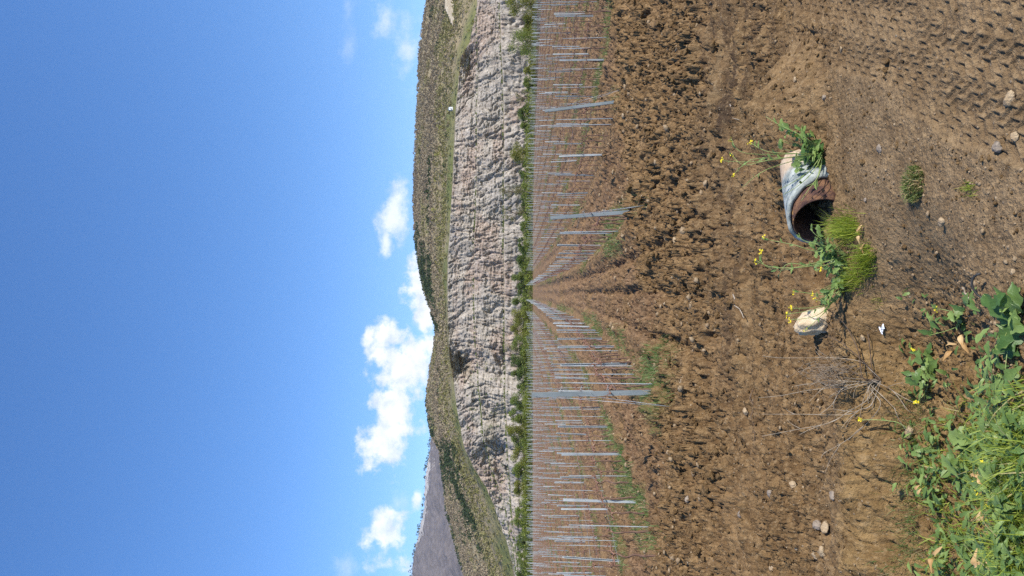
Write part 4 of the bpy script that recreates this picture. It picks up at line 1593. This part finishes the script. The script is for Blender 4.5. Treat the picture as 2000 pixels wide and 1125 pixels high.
MT = [(560, 900), (700, 880), (800, 852), (850, 843), (900, 836), (945, 830), (998, 828), (1030, 820), (1052, 816), (1078, 809), (1124, 804), (1200, 800), (1350, 815), (1600, 850)]
MTY = 2600.0
MX, MZ = interp_px(MT, MTY)


def mat_mount():
    mt, t = new_mat('mountain')
    c = t.coord()
    n1 = t.noise(c, .006, 6, .65)
    n2 = t.noise(c, .05, 5, .75)
    col = t.mix(t.ramp(n2, .35, .65), (0.098, 0.083, 0.080), (0.150, 0.128, 0.122))
    rk = t.ramp(t.math('ADD', t.attr('rock'), t.math('MULTIPLY', t.math('SUBTRACT', n2, .5), 1.6)), .45, .6)
    col = t.mix(rk, col, t.mix(t.ramp(n1, .3, .7), (0.30, 0.28, 0.26), (0.45, 0.42, 0.40)))
    t.out(col, .95, t.bump(n2, .8, 8), spec=.1)
    return mt


M_MOUNT = mat_mount()


def build_mountain():
    yy = np.linspace(1300, 3300, 200)
    xx = np.linspace(-2200, 300, 420)
    X, Y = np.meshgrid(xx, yy)
    xr = X * MTY / Y
    rz = np.interp(xr, MX, MZ)
    s = (Y - 1300) / (MTY - 1300)
    z = np.where(s < 1, 40 + (rz - 40) * np.clip(s, 0, 1) ** .9, rz - (s - 1) * 300)
    z = z + (24 * (.1 - 1.3 * np.abs(fbm(X * .0045, Y * .0025, 601, 5))) + 5 * noise(X * .03, Y * .03, 602)) * S(0, .3, s) * S(1.0, .9, np.where(s > 1, 2 - s, s)) + 4 * noise(X * .05, Y * .05, 603) * S(.9, 1, s)
    rock = S(.84, 1.04, s + .12 * noise(X * .006, Y * .006, 604)) * .75
    nr, nc = X.shape
    idx = np.arange(nr * nc).reshape(nr, nc)
    F = np.stack([idx[:-1, :-1], idx[:-1, 1:], idx[1:, 1:], idx[1:, :-1]], -1).reshape(-1, 4)
    o = make_obj('mountain', np.stack([X, Y, z], -1).reshape(-1, 3), F, M_MOUNT, None, True, {'rock': rock})
    tag(o, kind='structure')
    return lambda x, y: None


build_mountain()

# ------------------------------------------------------------------ trees
def leafcloud(cent, rad, n, size, tintb, jitter=.25):
    """many small leaf-sized quads in clumps; returns V, F, tint"""
    m_ = len(cent)
    k = NR.integers(0, m_, n)
    d = NR.normal(0, 1, (n, 3))
    d /= np.linalg.norm(d, axis=1)[:, None]
    r = NR.uniform(0, 1, n) ** .45
    p = cent[k] + d * (r * rad[k])[:, None] * np.array([1, 1, .85])
    a = NR.normal(0, 1, (n, 3))
    a /= np.linalg.norm(a, axis=1)[:, None]
    b = np.cross(a, NR.normal(0, 1, (n, 3)))
    b /= np.linalg.norm(b, axis=1)[:, None]
    s = size * NR.uniform(.6, 1.3, n)[:, None]
    V = np.stack([p - a * s, p + b * s * .5, p + a * s, p - b * s * .5], 1).reshape(-1, 3)
    F = np.arange(n * 4).reshape(n, 4)
    t = np.clip(tintb[k] + NR.normal(0, jitter, n), 0, .84)
    return V, F, np.repeat(t, 4)


M_BUSHES = [mat_leaf('bush_dark_green', (0.055, 0.092, 0.017), (0.165, 0.205, 0.042), trans=.25, rough=.6),
            mat_leaf('bush_mid_green', (0.080, 0.120, 0.022), (0.24, 0.275, 0.055), trans=.3, rough=.6),
            mat_leaf('bush_yellow_green', (0.115, 0.125, 0.022), (0.30, 0.29, 0.055), trans=.35, rough=.6),
            mat_leaf('bush_bare_olive', (0.135, 0.12, 0.055), (0.27, 0.24, 0.10), trans=.3, rough=.6)]


def tree(px_top, px_base, py, w_px, kind, Yd, label, cat, name, group=None, airy=False):
    b = P(px_base, py, Yd)
    gz = float(h0(np.array(b.x), np.array(Yd)))
    t = P(px_top, py, Yd)
    H = t.z - gz
    W = w_px * Yd / FPX
    root = empty(name, (b.x, Yd, gz), 0, label, cat, group)
    mb = MB()
    pts = [Vector((0, 0, -.3)), Vector((R_.gauss(0, .08), 0, H * .3)), Vector((R_.gauss(0, .15), R_.gauss(0, .1), H * .6)), Vector((R_.gauss(0, .2), 0, H * .88))]
    tr = max(.03, H * .022)
    mb.tube(curve_pts(pts, 3), tr, tr * .3, 6)
    nc = 7 if not airy else 10
    cen, rad, ti = [], [], []
    for i in range(nc + int(W)):
        u = R_.random()
        hh = H * (.12 + .84 * u) if not airy else H * (.3 + .65 * u)
        wd = W * .5 * (math.sin(math.pi * (.12 + .8 * u)) ** .6)
        a = R_.uniform(0, 6.28)
        q = R_.uniform(.25, .8)
        c = Vector((math.cos(a) * wd * q, math.sin(a) * wd * q * .8, hh))
        cen.append(c)
        rad.append((.30 if not airy else .17) * min(W, H) * R_.uniform(.7, 1.15) * (1.1 - .4 * u))
        ti.append(R_.uniform(.2, .75))
        p0 = pts[1].lerp(pts[2], min(1, u))
        mb.tube(curve_pts([p0, p0.lerp(c, .5) + Vector((0, 0, .1)), c], 3), tr * .45, tr * .15, 4, cap=False)
    mb.build('trunk', M_TRUNK, root, True)
    n = int((2400 if not airy else 520) * max(.6, W * H / 10))
    V, F, T = leafcloud(np.array([tuple(c) for c in cen]), np.array(rad), min(n, 5600), .115 if not airy else .10, np.array(ti))
    make_obj('crown', V, F, M_BUSHES[kind], root, False, {'tint': T})
    return root


# (top, base, photo y, width, kind, airy)
D, G_, Yg, BR = 0, 1, 2, 3
HEDGE = [
    (992, 1052, 8, 40, Yg, 150, 'tall yellow-green tree at the right edge behind the vineyard', False),
    (1018, 1050, 48, 30, Yg, 152, 'low yellowish bush between two trees at far right', False),
    (998, 1052, 82, 42, G_, 150, 'big round green tree on right, standing alone above hedge', False),
    (1022, 1044, 128, 30, Yg, 158, 'low yellowish shrub next left of big round tree', False),
    (1024, 1040, 160, 26, G_, 160, 'low green shrub at the right cliff foot', False),
    (1004, 1038, 190, 24, BR, 163, 'sparse olive tree before the pale cliff on the right', True),
    (1012, 1038, 218, 26, D, 164, 'dark small tree beside sparse olive one on right', False),
    (1018, 1036, 250, 26, G_, 165, 'low green shrub right of the bright yellow-green bush', False),
    (1002, 1036, 300, 38, Yg, 166, 'bright yellow-green rounded bush on the right of hedge', False),
    (1016, 1036, 335, 28, D, 166, 'dark green shrub just left of the bright yellow-green bush', False),
    (974, 1036, 374, 34, BR, 166, 'tall airy pale tree rising in front of the cliff', True),
    (1014, 1036, 372, 30, G_, 168, 'green shrub at the foot of tall airy pale tree', False),
    (984, 1036, 415, 30, BR, 166, 'shorter airy olive tree next left of the tallest one', True),
    (1014, 1036, 410, 32, D, 168, 'dark shrub at the foot of the shorter airy tree', False),
    (1016, 1036, 445, 28, D, 166, 'dark low shrub in the hedge right of lane end', False),
    (1014, 1036, 478, 32, D, 166, 'dark green hedge bush, second right of the lane end', False),
    (1012, 1036, 508, 28, D, 166, 'dark hedge bush with ragged top right of lane end', False),
    (1003, 1036, 535, 30, G_, 166, 'taller green bush at the right side of the lane end', False),
    (1010, 1036, 562, 26, D, 167, 'dark bush exactly at the end of the central lane', False),
    (1004, 1036, 590, 28, D, 167, 'dark green bush at the left side of lane end', False),
    (999, 1036, 618, 30, Yg, 166, 'yellowish bush left of the lane end', False),
    (1000, 1036, 644, 30, Yg, 167, 'tall yellow-green bush, second left of the lane end', False),
    (986, 1036, 680, 28, BR, 168, 'thin brownish tree above the hedge left of lane', True),
    (1003, 1036, 672, 30, G_, 166, 'green hedge bush at the foot of thin brownish tree', False),
    (1002, 1036, 704, 30, D, 166, 'dark hedge bush behind the tall left end post', False),
    (1000, 1036, 732, 28, D, 166, 'dark rounded hedge bush right of the small hedge gap', False),
    (1010, 1036, 757, 24, D, 168, 'low dark bush in the small hedge gap', False),
    (1001, 1036, 785, 32, G_, 166, 'green hedge bush left of the small hedge gap', False),
    (997, 1036, 812, 28, G_, 166, 'mid-green bush beside the highest hedge bush', False),
    (991, 1036, 835, 32, Yg, 166, 'highest hedge bush on the left, olive-yellow top', False),
    (999, 1037, 862, 30, G_, 166, 'green bush just left of the highest hedge bush', False),
    (1002, 1037, 890, 34, Yg, 167, 'olive-yellow wide bush in the left hedge', False),
    (1004, 1037, 922, 36, G_, 166, 'wide green bush, left hedge, beyond tall left posts', False),
    (1007, 1037, 955, 36, Yg, 167, 'yellowish-green low bush in the left hedge bank', False),
    (1006, 1037, 985, 36, G_, 166, 'green bush in the left hedge bank near photo edge', False),
    (1008, 1038, 1018, 36, G_, 167, 'third green bush from the left photo edge', False),
    (1010, 1038, 1052, 36, D, 166, 'dark green bush, second from the left photo edge', False),
    (1012, 1038, 1088, 36, G_, 167, 'green bush nearest the left photo edge', False),
    (1014, 1039, 1122, 36, D, 166, 'dark bush cut by the left photo edge', False),
]
for (pt, pb, py, w, kd, Yd, lab, airy) in HEDGE:
    tree(pt - 1.5, pb, py, w * (1.4 if py > 90 else 1.7), kd, Yd, lab, 'tree' if ('tree' in lab.split(' standing')[0].split(' above')[0].split(' at the foot')[0] and 'bush' not in lab.split(' ')[1:3]) else 'bush', 'tree' if airy or kd == Yg and 'tree' in lab or 'round green tree' in lab else 'hedge_bush',
         'bushes of the hedge behind the vineyard', airy)
# undergrowth filling the foot of the hedge
n = 9000
X = NR.uniform(-78, 78, n)
Y = NR.uniform(161, 172, n) - .0006 * np.clip(X, 0, 80) ** 2 * 2.5
Z = h0(X, Y) + NR.uniform(0, 1, n) * (2.2 + 1.0 * noise(X * .2, Y * .2, 701)) * S(62, 52, X)
V, F, T = leafcloud(np.stack([X, Y, Z], -1), np.full(n, .3), n * 4, .17, np.clip(.45 + .4 * noise(X * .15, Y * .15, 702), 0, 1))
tag(make_obj('undergrowth', V, F, mat_leaf('undergrowth', (0.085, 0.12, 0.022), (0.28, 0.30, 0.055), trans=.3, rough=.6), None, False, {'tint': T}), 'low green undergrowth at the foot of the hedge', 'undergrowth', kind='stuff')
# scrubby green slope on the left between hedge and quarry, and shrubs on the quarry ledges
n = 2600
X = NR.uniform(-110, 110, n)
Y = NR.uniform(178, 292, n)
Z = h0(X, Y) + .3
keep = NR.uniform(0, 1, n) < .5 + .5 * (X < -20)
c_ = np.stack([X, Y, Z], -1)[keep]
V, F, T = leafcloud(c_, np.full(len(c_), 1.0), len(c_) * 14, .3, NR.uniform(.1, .8, len(c_)))
tag(make_obj('scrub', V, F, M_BUSHES[3], None, False, {'tint': T}), 'olive scrub on the ground below the quarry', 'scrub', kind='stuff')
rows_ = [26, 28, 82, 84, 26 + 4 + 52 + 1]
cc, rr = [], []
for _ in range(1500):
    j = R_.randint(0, CLV.shape[1] - 1)
    i = R_.choice((27, 28, 29, 83, 84, 85))
    x_ = CLV[0, j, 0]
    if noise(np.array([x_ * .05]), np.array([i * .3]), 710)[0] < -.1 and x_ > -30:
        continue
    cc.append(CLV[i, j] + np.array([0, R_.uniform(-.5, .5), .3]))
    rr.append(R_.uniform(.2, .55))
for _ in range(170):     # shrubs clinging to the broken left part
    j = R_.randint(200, 560)
    i = R_.randint(20, 120)
    cc.append(CLV[i, j] + np.array([0, -.2, .2]))
    rr.append(R_.uniform(.3, 1.0))
cc, rr = np.array(cc), np.array(rr)
V, F, T = leafcloud(cc, rr, len(cc) * 22, .2, NR.uniform(.1, .8, len(cc)))
tag(make_obj('ledge_shrubs', V, F, M_BUSHES[1], None, False, {'tint': T}), 'small green shrubs growing along the quarry ledges', 'shrubs', kind='stuff')


# wood on the hill: one mass
def mat_wood():
    mt, t = new_mat('hill_wood')
    f = t.attr('tint')
    col = t.mix(t.ramp(f, 0, .35), (0.185, 0.145, 0.10), (0.31, 0.25, 0.165))
    col = t.mix(t.ramp(f, .35, .6), col, (0.22, 0.20, 0.085))
    col = t.mix(t.ramp(f, .7, .75), col, (0.045, 0.064, 0.028))
    col = t.mix(t.ramp(f, .88, .92), col, (0.20, 0.19, 0.055))
    t.out(col, .9, spec=.1, translucent=(col, .2))
    return mt


M_WOOD = mat_wood()


def wood(name, label, n, xr, yr, fn, size, hgt, quads, hfun):
    X = NR.uniform(*xr, n)
    Y = NR.uniform(*yr, n)
    ok = (np.abs(X / Y) < .46)
    X, Y = X[ok], Y[ok]
    tint, keep, sc = fn(X, Y)
    k = NR.uniform(0, 1, len(X)) < keep
    X, Y, tint, sc = X[k], Y[k], tint[k], sc[k]
    Z = hfun(X, Y)
    c = np.stack([X, Y, Z + hgt * sc * .5], -1)
    m_ = len(c)
    nq = quads
    d = NR.normal(0, 1, (m_, nq, 3))
    d /= np.linalg.norm(d, axis=2)[..., None]
    p = c[:, None] + d * (NR.uniform(.3, 1, (m_, nq, 1)) ** .5) * (np.stack([size * sc, size * sc, hgt * sc * .5], -1))[:, None]
    a = NR.normal(0, 1, (m_, nq, 3))
    a /= np.linalg.norm(a, axis=2)[..., None]
    b = np.cross(a, NR.normal(0, 1, (m_, nq, 3)))
    b /= np.linalg.norm(b, axis=2)[..., None]
    s = (size * .5 * sc)[:, None, None] * NR.uniform(.6, 1.2, (m_, nq, 1))
    V = np.stack([p - a * s, p + b * s * .7, p + a * s, p - b * s * .7], 2).reshape(-1, 3)
    F = np.arange(m_ * nq * 4).reshape(-1, 4)
    o = make_obj(name, V, F, M_WOOD, None, False, {'tint': np.repeat(tint, nq * 4)})
    tag(o, label, 'wood', kind='stuff')


EV = []
for (py0, px0, py1, px1, w) in [(440, 813, 480, 820, 9), (480, 816, 560, 834, 14), (560, 832, 640, 856, 10), (500, 835, 600, 850, 7), (800, 838, 850, 848, 7), (860, 862, 900, 880, 10), (880, 880, 960, 898, 15), (900, 862, 960, 868, 8), (960, 905, 1000, 915, 12), (1010, 920, 1040, 930, 12),
                                (985, 872, 1110, 903, 5)]:
    EV.append((py0, px0, py1, px1, w))


def hill_fn(X, Y):
    Z = hill_h(X, Y)
    # picture position only decides where the dark evergreen groves seen on the hill stand
    az = X / Y
    el = (Z - EYE.z) / Y
    s = (Y - 316) / (RIDGE_Y - 316)
    base = .17 + .26 * noise(X * .018, Y * .012, 801) + .10 * NR.normal(0, 1, len(X))
    olive = S(.1, .5, noise(X * .03 + 5, Y * .02, 802)) * .28 + S(.42, .12, s) * .30
    tint = np.clip(base + olive + NR.uniform(0, .12, len(X)), 0, .66)
    dark = np.zeros(len(X), bool)
    for (py0, px0, py1, px1, w) in EV:
        A, B = P(px0, py0, 1.0) - EYE, P(px1, py1, 1.0) - EYE
        ux, uz = B.x - A.x, B.z - A.z
        L2 = ux * ux + uz * uz
        t = np.clip(((az - A.x) * ux + (el - A.z) * uz) / L2, 0, 1)
        d = np.hypot(az - A.x - t * ux, el - A.z - t * uz)
        dark |= (d < w / FPX * NR.uniform(.3, 1.25, len(X))) & (noise(X * .045, Y * .03, 803) > -.18)
    dark |= (noise(X * .022, Y * .012, 805) + .5 * noise(X * .09, Y * .05, 806) > .62) & (NR.uniform(0, 1, len(X)) < .45)
    tint = np.where(dark, .8, tint)
    pale = (~dark) & (s < .3) & (NR.uniform(0, 1, len(X)) < .10)
    tint = np.where(pale, .96, tint)
    sc = np.where(dark, 1.15, 1.0) * NR.uniform(.6, 1.15, len(X)) * (.55 + .45 * S(0, .25, s))
    return tint, np.where(s < .06, .5, .93) + 0 * X, sc


wood('hill_wood', 'bare brown and olive wood covering the hill above the quarry', 26000, (-330, 330), (322, 668), hill_fn, 1.35, 2.4, 12, hill_h)


def mt_h(X, Y):
    xr = X * MTY / Y
    return np.interp(xr, MX, MZ) + (-4)


wood('ridge_wood', 'tiny dark trees along the far mountain crest', 420, (-1300, -300), (2560, 2640), lambda X, Y: (np.full(len(X), .8), np.full(len(X), .7), NR.uniform(.25, 1.1, len(X))), 5, 10, 14, mt_h)

# a few pale poplars that stand out above the quarry edge
j = 0
for (py, px, lab) in [(470, 868, 'pale bare poplar, leftmost of the group above the quarry'), (452, 868, 'pale bare poplar, second from left in the group above the quarry'), (436, 868, 'pale bare poplar in the middle of the group above the quarry'),
                      (425, 868, 'pale bare poplar right of the middle one above the quarry'), (412, 868, 'pale bare poplar, rightmost of the group above the quarry'), (338, 868, 'lone pale poplar right of the group above the quarry'), (950, 925, 'pale yellowish tree on the left shoulder of the hill'), (972, 930, 'second pale yellowish tree on the left shoulder of hill')]:
    for Yd in np.arange(320, 620, 2.0):
        p = P(px, py, float(Yd))
        if hill_h(np.array(p.x), np.array(Yd)) > p.z - 0.2:
            break
    b = Vector((p.x, float(Yd), float(hill_h(np.array(p.x), np.array(float(Yd))))))
    root = empty('poplar', b, 0, lab, 'tree', 'pale trees above the quarry edge')
    mb = MB()
    H = R_.uniform(4.5, 6)
    mb.tube([(0, 0, -.5), (.05, 0, H * .5), (0, 0, H)], .13, .03, 5)
    for k in range(16):
        z = H * R_.uniform(.15, .85)
        a = R_.uniform(0, 6.28)
        mb.tube([(0, 0, z), (math.cos(a) * .5, math.sin(a) * .5, z + .9)], .05, .02, 4, cap=False)
    mb.build('trunk', M_DRY, root)
    cen = np.array([(R_.gauss(0, .25), R_.gauss(0, .25), H * u) for u in np.linspace(.3, .98, 9)])
    V, F, T = leafcloud(cen, np.full(9, .6), 130, .16, np.full(9, .6))
    make_obj('crown', V, F, M_BUSHES[3], root, False, {'tint': T})

# pale stone wall at the top right, small white hut on the hill
def on_hill(px, py, lift=0):
    for Yd in np.arange(318, 640, 1.0):
        p = P(px, py, float(Yd))
        if hill_h(np.array(p.x), np.array(float(Yd))) > p.z - lift:
            return Vector((p.x, float(Yd), float(hill_h(np.array(p.x), np.array(float(Yd))))))
    return p


A, B = on_hill(886, -30), on_hill(888, 46)
mb = MB()
nseg = 26
for i in range(nseg):
    for r in range(8):
        t = (i + .5 + (.25 if r % 2 else -.25)) / nseg
        p = A.lerp(B, t)
        hgt = 4.6 * (1 - .75 * S(.55, 1, np.array(t)))
        if r * .62 > hgt:
            continue
        mb.box((p.x, p.y - .3 + R_.uniform(-.1, .1), p.z + r * .62 + .3), ((B - A).length / nseg * .97, 1.0, .58), Matrix.Rotation(R_.gauss(0, .03), 3, 'Z'))
tag(mb.build('retaining_wall', mat_stone('pale_wall_stone', (.45, .38, .29), (.62, .55, .45), 1.2)), 'pale stone retaining wall on the hill at the right edge', 'wall')
h_ = on_hill(884, 213)
root = empty('hut', h_, .3, 'tiny white hut at the wood edge above the quarry', 'hut')
mb = MB()
mb.box((0, 0, .8), (2.4, 2.0, 2.2))
mb.build('wall', M_WHITE, root)
mb = MB()
mb.add([(-1.4, -1.2, 1.9), (1.4, -1.2, 1.9), (1.4, 1.2, 1.9), (-1.4, 1.2, 1.9), (-1.4, 0, 2.5), (1.4, 0, 2.5)], [[3, 2, 1, 0], [0, 1, 5, 4], [2, 3, 4, 5], [1, 2, 5], [3, 0, 4]])
mb.build('roof', M_STEELD, root)
mb = MB()
mb.box((.2, -1.01, .7), (.7, .04, 1.5))
mb.build('door', M_STEELD, root)
root.scale = (.6, .6, .75)

# ------------------------------------------------------------------ air
def build_haze():
    mt = bpy.data.materials.new('haze')
    mt.use_nodes = True
    nt = mt.node_tree
    for n_ in list(nt.nodes):
        nt.nodes.remove(n_)
    v = nt.nodes.new('ShaderNodeVolumePrincipled')
    v.inputs['Color'].default_value = (.80, .88, 1.0, 1)
    v.inputs['Density'].default_value = HAZE
    v.inputs['Anisotropy'].default_value = .2
    o = nt.nodes.new('ShaderNodeOutputMaterial')
    nt.links.new(v.outputs[0], o.inputs['Volume'])
    mb = MB()
    mb.box((-900, 1650, 330), (3300, 3500, 680))
    tag(mb.build('haze', mt), kind='stuff')


HAZE = .00005
build_haze()

# ------------------------------------------------------------------ light and sky
SUN_AZ, SUN_EL = math.radians(128), math.radians(41)
sd = Vector((math.sin(SUN_AZ) * math.cos(SUN_EL), math.cos(SUN_AZ) * math.cos(SUN_EL), math.sin(SUN_EL)))
sl = bpy.data.lights.new('sun', 'SUN')
sl.energy = 4.2
sl.angle = math.radians(.53)
sl.color = (1.0, .95, .86)
so = bpy.data.objects.new('sun', sl)
COL.objects.link(so)
so.rotation_euler = (-sd).to_track_quat('-Z', 'Y').to_euler()
so.location = (20, -20, 30)

w = bpy.data.worlds.new('World')
SC.world = w
w.use_nodes = True
for n_ in list(w.node_tree.nodes):
    w.node_tree.nodes.remove(n_)
t = NT(w.node_tree)
sky = t.n('ShaderNodeTexSky', sky_type='NISHITA')
sky.sun_disc = False
sky.sun_elevation = SUN_EL
sky.sun_rotation = SUN_AZ
sky.altitude = 300
sky.air_density = 1.0
sky.dust_density = .25
sky.ozone_density = 3.0
gen = t.n('ShaderNodeTexCoord').outputs['Generated']
sp = t.n('ShaderNodeSeparateXYZ')
t.put(sp.inputs[0], gen)
yy_ = t.math('MAXIMUM', sp.outputs[1], .02)
gx = t.math('DIVIDE', sp.outputs[0], yy_)
gz_ = t.math('DIVIDE', sp.outputs[2], yy_)
front = t.ramp(sp.outputs[1], .05, .2)
cb = t.n('ShaderNodeCombineXYZ')
t.put(cb.inputs[0], gx)
t.put(cb.inputs[1], gz_)
pv = cb.outputs[0]


def cloud_field(pv, gx, gz_):
    wp = t.n('ShaderNodeVectorMath', operation='MULTIPLY_ADD')
    nw = t.n('ShaderNodeTexNoise')
    t.put(nw.inputs['Vector'], pv)
    nw.inputs['Scale'].default_value = 9
    nw.inputs['Detail'].default_value = 4
    t.put(wp.inputs[0], nw.outputs['Color'])
    wp.inputs[1].default_value = (.05, .05, 0)
    t.put(wp.inputs[2], pv)
    off = t.n('ShaderNodeVectorMath', operation='SUBTRACT')
    t.put(off.inputs[0], wp.outputs[0])
    off.inputs[1].default_value = (.025, .025, 0)
    s2 = t.n('ShaderNodeSeparateXYZ')
    t.put(s2.inputs[0], off.outputs[0])
    gx, gz_ = s2.outputs[0], s2.outputs[1]
    n1 = t.noise(pv, 22, 8, .62)
    total = None
    wsum = None
    CL = [(790, 720, 82, 100, 1.0), (745, 690, 40, 50, 1.0), (770, 660, 42, 42, 1.0), (770, 800, 75, 80, 1.0), (745, 865, 62, 68, .95), (818, 560, 34, 75, 1.0), (825, 620, 36, 50, 1.0), (765, 430, 36, 78, .8), (755, 470, 26, 45, .8), (745, 1040, 62, 72, .9), (735, 1010, 40, 40, .85),
          (800, 85, 34, 95, .42), (762, 45, 36, 70, .42), (685, 22, 30, 50, .18), (690, 85, 22, 40, .12), (672, 1100, 22, 34, .25), (822, 965, 16, 24, .8), (818, 1112, 30, 40, .5), (775, 975, 30, 30, .3)]
    for (px, py, rx, ry, al) in CL:
        d = P(px, py, 1.0) - EYE
        dx = t.math('MULTIPLY', t.math('SUBTRACT', gx, d.x), FPX / ry)
        dz = t.math('MULTIPLY', t.math('SUBTRACT', gz_, d.z), FPX / rx)
        r2 = t.math('ADD', t.math('MULTIPLY', dx, dx), t.math('MULTIPLY', dz, dz))
        f = t.math('MULTIPLY', t.math('SUBTRACT', 1.0, t.math('SQRT', r2)), 1.0)
        dens = t.math('ADD', f, t.math('MULTIPLY', t.math('SUBTRACT', n1, .52), 3.0 if al > .6 else 3.6))
        a_ = t.math('MULTIPLY', t.ramp(dens, -.05, .55 if al > .85 else (.75 if al > .6 else 1.5)), min(1, al * (1 if al > .6 else 1.6)))
        total = a_ if total is None else t.math('MAXIMUM', total, a_)
        dd = t.math('MULTIPLY', dens, al)
        wsum = dd if wsum is None else t.math('SMOOTH_MAX', wsum, dd, .3)
    return total, wsum


alpha, dens = cloud_field(pv, gx, gz_)
alpha = t.math('MULTIPLY', alpha, front)
# sunlit billows against greyer folds, from the slope of the billows towards the sun
of = t.n('ShaderNodeVectorMath', operation='ADD')
t.put(of.inputs[0], pv)
of.inputs[1].default_value = (.010, .012, 0)
nA = t.noise(pv, 24, 6, .6)
nB = t.noise(of.outputs[0], 24, 6, .6)
lit = t.math('MULTIPLY', t.math('SUBTRACT', nA, nB), 3.2)
core = t.ramp(dens, .2, 1.2)
shade = t.math('ADD', t.math('ADD', .55, t.math('MULTIPLY', core, .25)), t.math('MULTIPLY', lit, .9), clamp=True)
ccol = t.mix(shade, (3.4, 3.9, 4.8), (5.35, 5.45, 5.6))
skyc = t.n('ShaderNodeHueSaturation')
skyc.inputs['Saturation'].default_value = 1.24
skyc.inputs['Hue'].default_value = .507
skyc.inputs['Value'].default_value = 1.0
t.put(skyc.inputs['Color'], sky.outputs[0])
allc = t.mix(alpha, skyc.outputs[0], ccol)
bg = t.n('ShaderNodeBackground')
t.put(bg.inputs[0], allc)
bg.inputs[1].default_value = .15
wo = t.n('ShaderNodeOutputWorld')
w.node_tree.links.new(bg.outputs[0], wo.inputs[0])

SC.view_settings.view_transform = 'Standard'
SC.view_settings.look = 'None'
SC.view_settings.exposure = 0.6
SC.view_settings.gamma = 1
SC.render.engine = 'CYCLES'
SC.cycles.max_bounces = 5
SC.cycles.diffuse_bounces = 3
SC.cycles.transparent_max_bounces = 4
SC.cycles.use_denoising = False
SC.cycles.denoiser = 'OPENIMAGEDENOISE'
SC.cycles.denoising_input_passes = 'RGB_ALBEDO_NORMAL'
SC.cycles.denoising_prefilter = 'ACCURATE'
